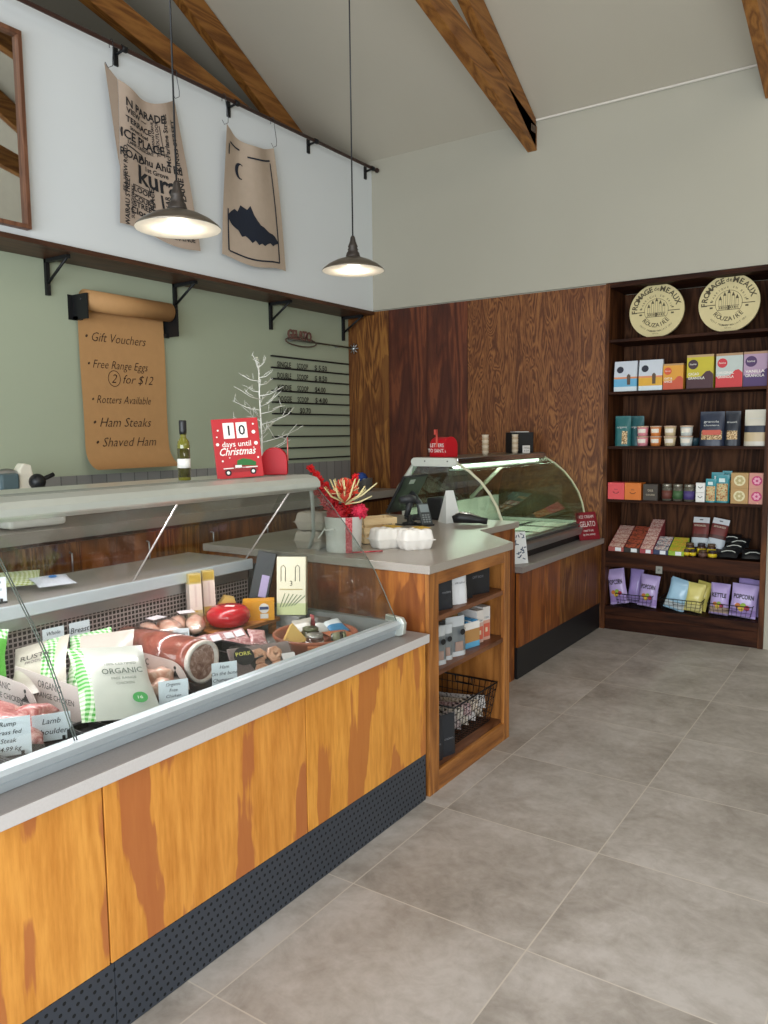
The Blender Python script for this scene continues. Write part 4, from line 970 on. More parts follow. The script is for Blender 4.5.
m = MB(); m.box(-.035, .035, -.004, .004, 0, .055, 'white'); part('card', m, t); m = MB(); m.text('CONES', .02, 'ink', front(0, -.0045, .03)); m.text('& CUPS', .016, 'ink', front(0, -.0045, .012)); part('writing', m, t)
t = thing('chalk_sign', 'dark red tent sign with white lettering on the gelato case ledge at the far end', 'sign', (-1.90, 5.46, .6725), radians(66)); t.rotation_euler = (radians(-16), 0, radians(62)); t.scale = (1.12, 1, 1.1)
m = MB(); m.box(-.085, .085, -.003, .003, 0, .185, mat('#86202c', .4)); part('board', m, t, bevel=.001)
m = MB(); m.text('ICE CREAM', .028, 'white', front(0, -.0036, .145), width=.12)
part('lettering', m, t); m = MB(); m.text('GELATO', .052, 'white', front(0, -.0036, .088), width=.13); part('lettering', m, t)
m = MB(); m.text('real fruit', .024, 'white', front(0, -.0036, .055)); m.text('by the scoop', .02, 'white', front(0, -.0036, .03)); part('lettering', m, t)
t = thing('patterned_sign', 'white sign with small blue pattern on the gelato case ledge next to the cash desk', 'sign', (-1.915, 4.235, .6725), radians(60)); t.rotation_euler = (radians(-12), 0, radians(55))
m = MB(); m.box(-.075, .075, -.003, .003, 0, .19, mat('#dfe2e4', .5)); part('board', m, t)
m = MB(); random.seed(3)
for i in range(34):
    x, z, a = random.uniform(-.065, .065), random.uniform(.012, .178), random.uniform(0, 3)
    m.box(-.009, .009, -.0036, -.0031, -.003, .003, mat('#3c4c6b', .6), TR((x, 0, z), (0, a, 0)))
part('printed_pattern', m, t)

# ================================================================== CASH DESK SHELVES (open toward +X)
def cab(y, z, dx=0): return (-1.60 + dx, y + (.075 if z > .3 else .05), z)
zs1, zs2, zs3 = .7205, .4955, .0845
def blk_extra(m, w, d, h): m.box(-w * .1, w * .1, -d / 2 - .0012, -d / 2 - .0004, h * .45, h * .5, mat('#8b8b90', .6))
nut = G('granola_window'); nutm = nut.done(nut.ramp(nut.noise(nut.tc, 110, 3, .6), [(.38, '#3a2a1c'), (.5, '#b9905a'), (.62, '#ead9b4')]), .6)
def blackpouch(label, y, z, rz, sc=1, dx=0, group='black cracker pouches in the cash desk shelves'):
    w, h, d = .125 * sc, .165 * sc, .045 * sc
    t = thing('cracker_pouch', label, 'pouch', cab(y, z, dx), rz, group)
    bm_ = mat('#24272e', .5); m = MB(); pouch_mesh(m, w, h, d, lambda u, v: nutm if (u < .14 and .1 < v < .8) else bm_, seed=y); part('bag_body', m, t)
    m = MB(); m.text('crackers', .014 * sc, mat('#8f9298', .6), front(.01, -d / 2 - .002, h * .42)); part('printed_label', m, t)
    return t
blackpouch('black cracker pouch on the top cabinet shelf, left front', 2.705, zs1, radians(70))
pouch('white_pouch', 'white paper pouch on the top cabinet shelf beside the black pouches', 'pouch', .11, .15, .05, lambda u, v: (nutm if u < .12 else mat('#d9dbde', .5)), cab(2.835, zs1), radians(66), extra=lambda m, w, d, h: m.text('oat cakes', .014, mat('#6b6f75', .6), front(0, -d / 2 - .003, h * .6)))
blackpouch('black cracker pouch at the back of the top cabinet shelf', 2.70, zs1, radians(60), 1.0, -.11)
carton('black_carton', 'plain black carton on the top cabinet shelf behind the white pouch', 'box', .10, .07, .125, [(1, '#191a1e')], cab(2.935, zs1, -.04), radians(72), extra=blk_extra)
carton('black_carton', 'large black carton at the right of the top cabinet shelf', 'box', .13, .10, .125, [(1, '#1d1e23')], cab(3.075, zs1, -.05), radians(72), extra=lambda m, w, d, h: m.text('GIFT BOX', .016, mat('#7c7d84', .6), front(-.01, -d / 2 - .001, h * .6)))
def silver(label, y, dx, rz, sc=1):
    w, h, d = .105 * sc, .165 * sc, .05 * sc
    t = thing('silver_pouch', label, 'pouch', cab(y, zs2, dx), rz, 'silver foil pouches on the middle cabinet shelf')
    sv = mat('#8f969c', .28, .6); sv2 = mat('#c2c7ca', .4); m = MB(); pouch_mesh(m, w, h, d, lambda u, v: sv2 if v < .12 or v > .72 else sv, seed=y * 2); part('bag_body', m, t)
    m = MB(); m.disc(.013 * sc, 'black', front(.020, -d / 2 - .003, h * .62)); part('round_label', m, t, label='round black label'); m = MB(); m.box(-.02, .022, -d / 2 - .003, -d / 2 - .001, h * .14, h * .38, mat('#9c8378', .6)); part('clear_window', m, t)
silver('silver foil pouch with round black label, leftmost on the middle cabinet shelf', 2.66, 0, radians(66), .95)
silver('silver foil pouch with round black label, tilted, second on the middle cabinet shelf', 2.735, -.01, radians(60), .9)
silver('silver foil pouch with round black label beside the blue and kraft display box', 2.825, .0, radians(68), 1.02)
silver('silver foil pouch behind the other silver pouches', 2.75, -.13, radians(64), 1.05)
# blue/kraft display box with sachets
t = thing('bar_display_box', 'kraft display box with blue base full of blue wrapped bars on the middle cabinet shelf', 'box', cab(2.96, zs2, -.06), radians(78))
m = MB(); w, d, h = .15, .13, .115; kb = mat('#b08450', .7)
m.box(-w / 2, w / 2, -d / 2, -d / 2 + .003, 0, h * .22, mat('#5fa7cf', .5)); m.box(-w / 2, w / 2, -d / 2, -d / 2 + .003, h * .22, h * .72, kb); m.box(-w / 2, w / 2, -d / 2, -d / 2 + .003, h * .72, h, 'white')
m.box(w / 2 - .003, w / 2, -d / 2 + .003, d / 2, 0, h, mat('#8fb4c6', .6)); m.box(-w / 2, -w / 2 + .003, -d / 2 + .003, d / 2, 0, h, 'white'); m.box(-w / 2 + .003, w / 2 - .003, d / 2 - .003, d / 2, 0, h * 1.1, kb); m.box(-w / 2 + .003, w / 2 - .003, -d / 2 + .003, d / 2 - .003, 0, .004, kb)
part('tray', m, t); m = MB(); m.text('bars', .02, 'ink', front(-.04, -d / 2 - .0006, h * .8)); part('lettering', m, t)
for k in range(6):
    m = MB(); m.box(-.009, .009, -.055, .05, .006, .118, mat('#3f9fd8' if k % 3 else '#dfe8ee', .35), TR((-.058 + k * .023, 0, 0), (0, radians(6), 0))); part('wrapped_bar', m, t, bevel=.003)
def rw(m, w, d, h):
    m.box(-w * .42, w * .42, -d / 2 - .001, -d / 2 - .0003, h * .1, h * .5, mat('#c9604c', .5)); m.text('raw', .02, mat('#5b6f86', .6), front(0, -d / 2 - .001, h * .65)); m.box(-w * .2, w * .1, -d / 2 - .0016, -d / 2 - .001, h * .25, h * .38, mat('#d7c3a5', .6))
carton('snack_carton', 'white and red snack carton next to the blue bar display', 'box', .045, .13, .15, [(.62, '#c7a89b'), (1, '#ddd6d0')], cab(3.07, zs2, -.06), radians(78), 'white and red snack cartons on the middle cabinet shelf', rw)
carton('snack_carton', 'white and orange snack carton at the right end of the middle cabinet shelf', 'box', .05, .13, .155, [(.6, '#cfa08e'), (1, '#dcd8d4')], cab(3.135, zs2, -.06), radians(78), 'white and red snack cartons on the middle cabinet shelf', rw)
# wire basket in the cabinet
def wire_basket(loc, w, d, h, label, r=.0022, nx=14, nz=5, front_h=None, group=None, rz=0, col='blackmetal'):
    """w along x, d along y; origin at the base centre"""
    t = thing('wire_basket', label, 'basket', loc, rz, group); fh = front_h or h; k = .86
    def ring(z, s): return [(-w / 2 * s, -d / 2 * s, z), (w / 2 * s, -d / 2 * s, z), (w / 2 * s, d / 2 * s, z), (-w / 2 * s, d / 2 * s, z)]
    m = MB(); m.tube(ring(h, 1), r * 1.9, col, 6, closed=True); part('rim', m, t)
    m = MB()
    for i in range(nz):
        z = r + h * i / nz; s = k + (1 - k) * z / h; m.tube(ring(z, s), r * .8, col, 4, closed=True)
    for i in range(nx + 1):
        x = -.5 + i / nx
        m.tube([(x * w, -d / 2, h), (x * w * k, -d / 2 * k, r), (x * w * k, d / 2 * k, r), (x * w, d / 2, h)], r * .8, col, 4)
    ny = max(4, int(nx * d / w))
    for i in range(ny + 1):
        y = -.5 + i / ny
        m.tube([(-w / 2, y * d, h), (-w / 2 * k, y * d * k, r), (w / 2 * k, y * d * k, r), (w / 2, y * d, h)], r * .8, col, 4)
    part('wire_mesh', m, t)
    for sy in (-1, 1):
        m = MB(); m.tube([(-.045, sy * d / 2, h), (-.045, sy * (d / 2 + .004), h - .035), (.045, sy * (d / 2 + .004), h - .035), (.045, sy * d / 2, h)], r * 1.6, col, 6); part('handle_frame', m, t)
    return t
wire_basket((-1.765, 3.075, zs3), .36, .42, .185, 'black wire basket full of sausage packs on the bottom cabinet shelf', .0022, 12, 5, rz=0)
random.seed(21); pal = ['#cfc8c3', '#b9a1a0', '#c7b9a4', '#d8d0cc', '#a08d74', '#c3b6b8', '#d3c6b4', '#b98f8f', '#c9b49a', '#d9d3cf']
for i in range(10):
    col, row = i % 5, i // 5; c = pal[i]
    names = ['white', 'rose', 'cream', 'pale', 'olive', 'lilac', 'buff', 'pink', 'tan', 'ivory']
    tt = thing('dried_snack_pack', '%s speckled pack lying in the wire basket of the cabinet, %s' % (names[i], 'upper layer' if row else 'lower layer'), 'packet', (-1.885 + .003 * i, 2.945 + .066 * col, zs3 + .036 + .045 * row), radians(90), 'speckled packs in the cabinet basket')
    tt.rotation_euler = (0, radians(90 - 6), radians(0))
    gk = G('speckled_print_%d' % i); mm = gk.done(gk.ramp(gk.noise(gk.tc, 90, 3, .6), [(.4, '#3a3434'), (.48, c), (.7, '#e8e4e0')]), .5)
    m = MB(); pouch_mesh(m, .06, .25, .038, lambda u, v: mm, pillow=True, seed=i); part('bag_body', m, tt)
blackpouch('black cracker pouch standing in front of the cabinet basket, left', 2.66, zs3, radians(70), 1.0, -.01)
blackpouch('black cracker pouch standing in front of the cabinet basket, second', 2.745, zs3, radians(70), 1.05, .0)
# ================================================================== INSIDE THE DELI COUNTER
ZK = .6405
def in_front(m, s, size, x, z, y=-.0012, w=None, shear=0, c='#3b3a3c', bold=.008): m.text(s, size, mat(c, .7), front(x, y, z), width=w, shear=shear, bold=bold)
# printed dividers standing across the counter
def divider(y, label, x0=-2.27, x1=-1.80, h=.105):
    t = thing('printed_divider', label, 'divider card', ((x0 + x1) / 2, y, ZK), 0, 'printed divider cards standing across the deli counter')
    w = x1 - x0; r = .085; P = [(-w / 2, 0), (w / 2, 0)] + [(w / 2 - r + r * cos(a), h - r + r * sin(a)) for a in [pi / 2 * k / 8 for k in range(9)]] + [(-w / 2, h + .012)]
    m = MB(); m.prism(P, -.001, .001, mat('#cfc2bd', .6), TR(rot=(radians(90), 0, 0))); part('card', m, t)
    m = MB(); in_front(m, 'ORGANIC', .030, -.03, h * .70, w=.115); in_front(m, 'FREE RANGE CHICKEN', .024, -.03, h * .42, w=.235); part('lettering', m, t)
    m = MB(); e = '#3b3a3c'; bx = w / 2 - .062
    in_front(m, 'RUSTIC', .020, bx, h * .30, w=.055); in_front(m, 'FARM', .013, bx, h * .16, w=.03)
    m.box(bx - .022, bx + .022, -.0016, -.0011, h * .50, h * .52, mat(e, .7)); m.prism([(-.018, 0), (-.004, .012), (.0, .022), (.008, .012), (.018, 0)], 0, .0004, mat(e, .7), front(bx, -.0012, h * .53)); m.disc(.006, mat(e, .7), front(bx, -.0012, h * .80), 12, .0004)
    part('farm_emblem', m, t)
    return t
divider(1.225, 'grey white printed divider card with rounded end, nearest the photo left edge', -2.35, -2.02)
divider(1.29, 'grey white printed divider card under the big white chicken bag', -2.24, -1.83)
divider(1.612, 'grey white printed divider card between the chicken pieces and the rolled ham', -2.26, -1.83)
def tray(loc, w, d, h, label, rz=0, col='black'):
    t = thing('food_tray', label, 'tray', loc, rz, 'black plastic trays in the deli counter'); e = .004
    m = MB(); m.box(-w / 2, w / 2, -d / 2, d / 2, 0, e, col)
    for a in ((-w / 2, w / 2, -d / 2, -d / 2 + e), (-w / 2, w / 2, d / 2 - e, d / 2), (-w / 2, -w / 2 + e, -d / 2 + e, d / 2 - e), (w / 2 - e, w / 2, -d / 2 + e, d / 2 - e)): m.box(*a, e, h, col)
    part('tray_body', m, t); m = MB(); q = h - .001
    for a in ((-w / 2 - .006, w / 2 + .006, -d / 2 - .006, -d / 2), (-w / 2 - .006, w / 2 + .006, d / 2, d / 2 + .006), (-w / 2 - .006, -w / 2, -d / 2, d / 2), (w / 2, w / 2 + .006, -d / 2, d / 2)): m.box(*a, q, q + .003, col)
    part('tray_rim', m, t); return t
tray((-1.93, 1.10, ZK), .58, .20, .03, 'black tray under the raw meat at the left edge')
tray((-1.93, 1.455, ZK), .58, .29, .025, 'black tray under the chicken pieces and big white bag')
tray((-1.93, 1.705, ZK), .58, .16, .014, 'black tray under the rolled ham')
tray((-1.90, 1.895, ZK), .26, .10, .075, 'deep black tray right of the rolled ham')
tray((-2.255, 1.90, ZK), .19, .30, .055, 'black tray by the back grille under the chicken breast packs')
tray((-1.93, .885, ZK), .58, .20, .03, 'black tray at the very left edge of the deli counter')
tray((-1.76, 1.25, ZK), .24, .07, .02, 'small black tray by the glass joint')
def blob(name, label, cat, r, loc, m_, seed, rot=(0, 0, 0), amp=.35, group=None, freq=1.5):
    m = MB(); m.ball(r, m_, None, 22, seed, amp, freq); return solo(name, m, label, cat, loc, rot, group)
random.seed(31)
blob('raw_steak', 'pink marbled slab of raw meat at the far left of the deli counter', 'meat', (.14, .075, .036), (-2.0, 1.10, ZK + .05), 'steak', 1, (0, radians(12), .3), .5, 'raw meat pieces at the left edge')
blob('raw_steak', 'darker raw meat piece lying against the left price card', 'meat', (.06, .045, .028), (-1.965, 1.165, ZK + .05), 'steak', 5, (.1, 0, 1.0), .5, 'raw meat pieces at the left edge')
for i, (x, y, z, r, rz, lb) in enumerate(((-2.02, 1.545, .048, (.075, .05, .036), .4, 'chicken piece at the back of the tray before the printed divider'), (-1.925, 1.56, .050, (.062, .046, .040), 1.2, 'chicken piece in the middle of the tray before the printed divider'), (-1.865, 1.53, .042, (.05, .04, .030), 2.2, 'chicken piece behind the handwritten price card'), (-1.965, 1.495, .040, (.058, .035, .03), .2, 'chicken piece touching the big white bag'))):
    blob('chicken_piece', lb, 'chicken', r, (x, y, ZK + z), 'chicken', i + 3, (0, 0, rz), .35, 'raw chicken pieces on the tray')
# rolled ham: axis along X, open end facing the customer
t = thing('rolled_ham', 'large rolled ham joint with brown rind and white fat ring behind the printed divider', 'ham', (-2.065, 1.695, ZK + .018)); t.scale = (1, .9, .9)
AX = TR((0, 0, .078), (0, radians(90), 0))
m = MB(); m.lathe([(.0, -.21), (.05, -.205), (.068, -.18), (.074, -.08), (.078, .06), (.079, .17), (.078, .20)], 'hamskin', 40, AX, mods=lambda a, z: 1 + .03 * sin(3 * a + z * 6)); part('rind', m, t)
m = MB(); m.lathe([(.078, .2005), (.076, .212), (.066, .214), (.062, .204)], 'hamfat', 40, AX, mods=lambda a, z: 1 + .03 * sin(3 * a + z * 6)); part('fat_ring', m, t)
m = MB(); m.lathe([(.062, .206), (.05, .200), (.03, .204), (.0, .196)], 'hamcut', 30, AX, mods=lambda a, z: 1 + .08 * sin(2 * a + z * 40)); part('cut_face', m, t)
m = MB(); m.lathe([(.0795, -.17), (.081, .0), (.0815, .16)], 'film', 30, AX); part('cling_film', m, t)
# chicken breast packs
def breast(loc, rz, label, sd):
    t = thing('chicken_pack', label, 'chicken pack', loc, rz, 'clear packs of chicken breast by the back grille')
    for k in (-1, 1): m = MB(); m.ball((.036, .075, .030), 'chicken', TR((k * .036, 0, .034), (.1, .15 * k, .1 * k)), 18, sd + k, .25); part('chicken_breast', m, t)
    m = MB(); pouch_mesh(m, .165, .19, .082, lambda u, v: M['film'], pillow=True, seed=sd); f_ = part('plastic_bag', m, t); f_.rotation_euler = (radians(-90), 0, 0); f_.location = (0, -.095, .036)
    m = MB(); m.box(-.03, .03, -.02, .03, 0, .0008, mat('#ece4e8', .5), TR((.0, .02, .078), (0, 0, .4))); part('paper_label', m, t)
breast((-2.275, 1.87, ZK + .062), radians(70), 'clear pack of chicken breasts by the grille, left one', 4)
breast((-2.26, 1.985, ZK + .062), radians(40), 'clear pack of chicken breasts by the grille, right one', 9)
# bags with gingham stripe
def chbag(name, label, w, h, d, loc, rot, words, stripe=(.02, .20), round_=False, seed=0, col='#c9ccc3', tc='#4c5b50', topg=False):
    t = thing(name, label, 'chicken bag', loc, 0, 'white and green gingham chicken bags'); t.rotation_euler = rot
    bm_ = mat(col, .35, coat=.5); m = MB()
    pouch_mesh(m, w, h, d, lambda u, v: M['gingham'] if (stripe[0] < u < stripe[1] or (topg and v > .8)) else bm_, pillow=True, seed=seed); part('bag_body', m, t)
    m = MB(); y = -d / 2 - .003
    for (s, sz, x, z, ww) in words: m.text(s, sz, mat(tc, .6), front(x, y, z * h), width=ww, bold=.008)
    part('lettering', m, t)
    if round_: m = MB(); m.disc(.021, mat('#2f9443', .5), front(.05, y, h * .16), 24, .0006); m.text('16', .018, 'white', front(.05, y - .0008, h * .16 - .006)); part('round_green_label', m, t)
    return t
chbag('chicken_bag', 'big white chicken bag reading ORGANIC with round green label', .22, .30, .055, (-1.775, 1.325, ZK + .032), (radians(-62), radians(6), radians(66)), [('100% CERTIFIED', .014, .02, .62, .09), ('ORGANIC', .032, .02, .50, .115), ('FREE RANGE', .014, .02, .42, .07), ('CHICKEN', .014, .02, .35, .05)], round_=True, seed=2)
chbag('chicken_bag', 'white chicken bag with farm emblem and green gingham edge behind the printed divider', .20, .24, .05, (-2.01, 1.42, ZK + .05), (radians(-60), radians(-4), radians(48)), [('RUSTIC', .030, .0, .45, .10), ('FARM', .022, .0, .36, .05), ('OF', .03, .02, .16, .04)], seed=5, col='#c4b9b0', tc='#4a4340')
chbag('chicken_bag', 'white chicken bag with diagonal green gingham bands at the left edge', .17, .22, .05, (-2.12, 1.285, ZK + .055), (radians(-60), radians(-14), radians(44)), [('RUSTIC', .028, .0, .56, .10), ('PRODUCE', .016, .0, .48, .07)], stripe=(.55, .80), seed=7, col='#c2bcae', tc='#4a4340')
chbag('chicken_bag', 'green gingham topped chicken bag leaning on the grille, leftmost', .20, .17, .05, (-2.29, 1.175, ZK + .08), (radians(-30), radians(6), radians(62)), [('CHICKEN', .024, .0, .68, .11)], stripe=(.0, .35), seed=9, col='#55a83c', tc='#e8efe0', topg=True)
chbag('chicken_bag', 'small chicken bag with broad green gingham fold below the back price cards', .13, .18, .045, (-2.14, 1.50, ZK + .045), (radians(-50), radians(-10), radians(50)), [('GOOD', .02, .02, .4, .05)], stripe=(.0, .5), seed=11, col='#c9cdc6', topg=True)
m = MB(); m.ball((.035, .05, .016), mat('#2273bb', .5), None, 16, 3, .5, 3); solo('blue_packet', m, 'crumpled blue packet lying near the back grille', 'packet', (-2.22, 1.66, ZK + .115), (0, .2, .4))
m = MB(); m.ball((.06, .045, .05), mat('#9a6a52', .5), None, 18, 8, .4, 2); solo('brown_joint', m, 'brown smoked joint between the blue packet and the rolled ham', 'meat', (-2.245, 1.745, ZK + .06), (0, 0, .4))
# vacuum packs of bacon
for i in range(5):
    t = thing('bacon_pack', ['bacon pack with big white label beside the chicken breasts', 'bacon pack, second from the white label', 'bacon pack, middle of the row in front of the board', 'bacon pack, fourth in the row in front of the board', 'bacon pack at the right end of the row by the sausage coils'][i], 'bacon pack', (-2.07 + .012 * i, 1.865 + .05 * i, ZK + .022), radians(72), 'vacuum packs of bacon standing in a row')
    t.rotation_euler = (radians(-62), radians(random.uniform(-8, 8)), radians(72))
    m = MB(); pouch_mesh(m, .075, .11, .03, lambda u, v: M['bacon'], pillow=True, seed=i); part('pack_body', m, t)
    m = MB(); s_ = 1.2 if i == 0 else .8; m.box(-.022 * s_, .022 * s_, -.0185, -.0178, .05, .05 + .04 * s_, mat('#e3e0e6', .5)); part('paper_label', m, t)
# sausage coil pack
t = thing('sausage_pack', 'clear pack of coiled sausages with round black label, front centre of the deli counter', 'sausage pack', (-1.70, 1.845, ZK + .004), 0); t.rotation_euler = (radians(-46), 0, radians(62)); t.scale = (1.15, 1, 1.15)
m = MB(); m.box(-.095, .095, .022, .026, 0, .14, mat('#8e7d7c', .4)); part('backing_tray', m, t, bevel=.01)
for i in range(2):
    for j in range(2):
        m = MB(); cx, cz = -.01 + i * .048, .045 + j * .05
        m.tube([(cx + (.006 + .018 * a / 12) * cos(a * .95), .006, cz + (.006 + .018 * a / 12) * sin(a * .95)) for a in range(0, 13)], .008, 'sausage', 8); part('sausage_coil', m, t)
m = MB(); m.box(-.093, .093, -.006, .0215, .003, .137, 'film'); part('clear_cover', m, t, bevel=.008)
m = MB(); m.disc(.030, 'black', front(-.058, -.0065, .095)); rl = part('round_label', m, t, label='round black label')
m = MB(); m.text('PORK', .018, mat('#d9d36a', .6), front(-.058, -.0072, .097)); part('lettering', m, rl)
m = MB(); m.box(.052, .092, -.0072, -.0064, .03, .085, mat('#d9d5d4', .5)); part('paper_label', m, t)
# board with cheese
t = thing('serving_board', 'brown wooden board under the red cheese wheel', 'board', (-2.235, 2.20, ZK), 0)
m = MB(); m.box(-.125, .115, -.175, .165, .05, .068, 'board'); part('board', m, t, bevel=.004)
for sx in (-1, 1):
    for sy in (-1, 1): m = MB(); m.box(sx * .09 - .012, sx * .09 + .012, sy * .14 - .012, sy * .14 + .012, 0, .05, 'board'); part('foot', m, t)
ZB = ZK + .0685
t = thing('red_cheese', 'round red waxed cheese wheel on the wooden board', 'cheese', (-2.185, 2.135, ZB))
m = MB(); m.lathe([(0, 0), (.05, .001), (.076, .014), (.086, .036), (.083, .060), (.066, .077), (.035, .084), (0, .085)], mat('#b5101f', .25, coat=.5), 40); part('wax_rind', m, t)
m = MB(); m.box(-.018, .018, -.012, .012, .0, .002, mat('#e5d5d0', .5), TR((.02, -.01, .083), (0, 0, .6))); part('paper_label', m, t)
def crackers(m, w, d, h):
    m.box(-w * .45, w * .45, -d / 2 - .001, -d / 2 - .0003, h * .83, h * .97, mat('#b99a3e', .5)); m.box(-w * .45, w * .1, -d / 2 - .001, -d / 2 - .0003, h * .05, h * .3, mat('#c2a24f', .5)); m.box(-w * .08, w * .08, -d / 2 - .0012, -d / 2 - .0004, h * .36, h * .78, mat('#d5bdb6', .5))
carton('cracker_box', 'tall pale cracker box with gold ends by the grille, left one', 'box', .048, .055, .205, [(.3, '#c9b682'), (.8, '#e2cfc4'), (1, '#c7b071')], (-2.305, 2.075, ZB), radians(62), 'tall pale cracker boxes behind the red cheese', crackers, tilt=radians(-6))
carton('cracker_box', 'tall pale cracker box with gold ends directly behind the red cheese', 'box', .048, .055, .205, [(.3, '#c9b682'), (.8, '#e2cfc4'), (1, '#c7b071')], (-2.315, 2.155, ZB), radians(62), 'tall pale cracker boxes behind the red cheese', crackers, tilt=radians(-6))
m = MB(); m.prism([(-.07, 0), (.05, 0), (.03, .075), (-.01, .085)], -.03, .03, mat('#dcb768', .5), TR((0, 0, 0), (radians(90), 0, 0))); solo('cheese_wedge', m, 'yellow cheese wedge standing behind the red cheese wheel', 'cheese', (-2.31, 2.25, ZB + .001), (0, 0, radians(50)))

carton('cheese_block', 'yellow orange cheese block with round white label behind the terracotta dish', 'cheese', .125, .06, .08, [(1, '#dd9a1f')], (-2.165, 2.285, ZB), radians(42), None, lambda m, w, d, h: (m.disc(.02, 'white', front(.022, -d / 2 - .0004, h * .62)), m.box(.004, .04, -d / 2 - .0014, -d / 2 - .001, h * .55, h * .7, mat('#2b3c6b', .5)), m.box(.006, .038, -d / 2 - .0008, -d / 2 - .0003, h * .1, h * .34, 'white')))
t = carton('black_gift_box', 'tall black box with lilac label leaning at the back of the deli counter', 'box', .075, .055, .20, [(1, '#2a2c31')], (-2.25, 2.375, ZK + .125), radians(35), None, lambda m, w, d, h: m.box(-.002, .03, -d / 2 - .0012, -d / 2 - .0004, h * .06, h * .52, mat('#a99ac4', .5)), tilt=radians(-8)); t.rotation_euler = (radians(-8), radians(12), radians(35))
t = thing('riser_block', 'clear plastic riser under the tall black box', 'riser', (-2.25, 2.385, ZK)); m = MB(); m.box(-.035, .035, -.03, .03, 0, .118, mat('#9a9a98', .3)); part('riser_body', m, t, bevel=.002)
def creamx(m, w, d, h):
    k = mat('#4b4437', .6)
    for x in (-w * .28, w * .22): m.tube([(x - .009, -d / 2 - .001, h * .58), (x - .009, -d / 2 - .001, h * .82), (x, -d / 2 - .001, h * .86), (x + .009, -d / 2 - .001, h * .82), (x + .009, -d / 2 - .001, h * .58)], .0014, k, 5)
    m.text('3', .03, k, front(0, -d / 2 - .001, h * .50)); m.box(-w * .4, w * .4, -d / 2 - .0012, -d / 2 - .0004, h * .43, h * .45, mat('#b7a671', .5))
    for i in range(6): m.box(-.002, .002, -d / 2 - .0012, -d / 2 - .0004, -.03, .03, mat('#7c8a6a', .6), TR((-w * .3 + i * w * .12, 0, h * .25), (0, .35 + .1 * i, 0)))
carton('cracker_carton', 'cream carton with looped print and 3 standing behind the terracotta dish', 'box', .118, .045, .235, [(.2, '#c9d09a'), (1, '#e8dfc5')], (-2.07, 2.38, ZK + .08), radians(30), None, creamx, tilt=radians(-7))
t = thing('riser_block', 'clear plastic riser under the cream carton', 'riser', (-2.07, 2.385, ZK)); m = MB(); m.box(-.05, .05, -.02, .02, 0, .078, mat('#9a9a98', .3)); part('riser_body', m, t, bevel=.002)
# terracotta dish
DC = Vector((-1.83, 2.235, ZK)); t = thing('terracotta_dish', 'round terracotta dish full of jars and small packs, right end of the deli counter', 'dish', DC)
tcm = mat('#98563c', .55); m = MB(); m.lathe([(0, 0), (.11, 0), (.135, .01), (.155, .055), (.162, .066), (.158, .072), (.150, .068), (.143, .056), (.125, .022), (0, .020)], tcm, 48); part('bowl', m, t)
for a in (radians(-50), radians(130)):
    m = MB(); c, s_ = cos(a), sin(a); m.box(-.012, .012, -.032, .032, .045, .060, mat('#a9663f', .5), TR((.162 * c, .162 * s_, 0), (0, 0, a))); part('lug_handle', m, t, bevel=.004)
def jar(loc, r, h, label, body, lid, group, lab='#e3e2de'):
    t = thing('jar', label, 'jar', loc, 0, group)
    m = MB(); m.lathe([(0, 0), (r * .92, 0), (r, r * .1), (r, h * .78), (r * .82, h * .84)], mat(body, .15, coat=.5), 24); part('glass_body', m, t)
    m = MB(); m.lathe([(r * 1.01, h * .12), (r * 1.01, h * .62)], mat(lab, .6), 24); part('paper_label', m, t)
    m = MB(); m.lathe([(r * .88, h * .82), (r * .92, h * .83), (r * .92, h * .98), (r * .86, h), (0, h)], mat(lid, .3, .6), 24); part('lid', m, t)
    return t
jar((DC.x + .065, DC.y - .085, ZK + .028), .033, .062, 'small jar with silver lid at the front of the terracotta dish', '#4a2a22', '#a9a6a0', 'jars in the terracotta dish')
jar((DC.x + .0, DC.y - .03, ZK + .028), .033, .066, 'small jar with olive lid in the middle of the terracotta dish', '#3d3d24', '#5d6148', 'jars in the terracotta dish', '#6d6f58')
t = jar((DC.x + .085, DC.y - .01, ZK + .055), .024, .055, 'little dark jar lying on its side in the terracotta dish', '#26221d', '#6f7257', 'jars in the terracotta dish', '#7c7f63'); t.rotation_euler = (0, radians(80), .6)
def spack(label, loc, rot, w, h, d, c1, c2, f=.5):
    t = thing('small_pack', label, 'packet', loc, 0, 'small packs in the terracotta dish'); t.rotation_euler = rot
    m = MB(); pouch_mesh(m, w, h, d, bands_mf((f, c1), (1, c2)), pillow=True, seed=w * 99); part('pack_body', m, t)
spack('blue and white small pack at the right of the terracotta dish', DC + Vector((.055, .085, .06)), (radians(-70), 0, radians(70)), .08, .09, .02, '#3f87b8', '#d9e2e6')
spack('white small pack in the middle of the terracotta dish', DC + Vector((.0, .05, .055)), (radians(-55), .2, radians(50)), .07, .085, .02, '#d9d9d6', '#55504c')
spack('orange smoked fish pack at the front of the terracotta dish', DC + Vector((.105, .045, .055)), (radians(-80), .1, radians(80)), .12, .07, .018, '#c57c55', '#b96d4a')
spack('dark red salami pack at the back right of the terracotta dish', DC + Vector((-.05, .10, .06)), (radians(-70), .3, radians(40)), .11, .07, .02, '#8d3036', '#a54a4e')
spack('white wrapped cheese at the back of the terracotta dish', DC + Vector((-.09, .02, .055)), (radians(-60), -.2, radians(30)), .08, .07, .02, '#e2dfd8', '#b9b4aa')
m = MB(); m.prism([(-.05, 0), (.05, 0), (0, .075)], -.018, .018, mat('#dcb66a', .5), TR((0, 0, 0), (radians(90), 0, 0))); solo('cheese_wedge', m, 'pale yellow cheese wedge at the left rim of the terracotta dish', 'cheese', (DC.x - .02, DC.y - .10, ZK + .045), (radians(-25), 0, radians(60)))
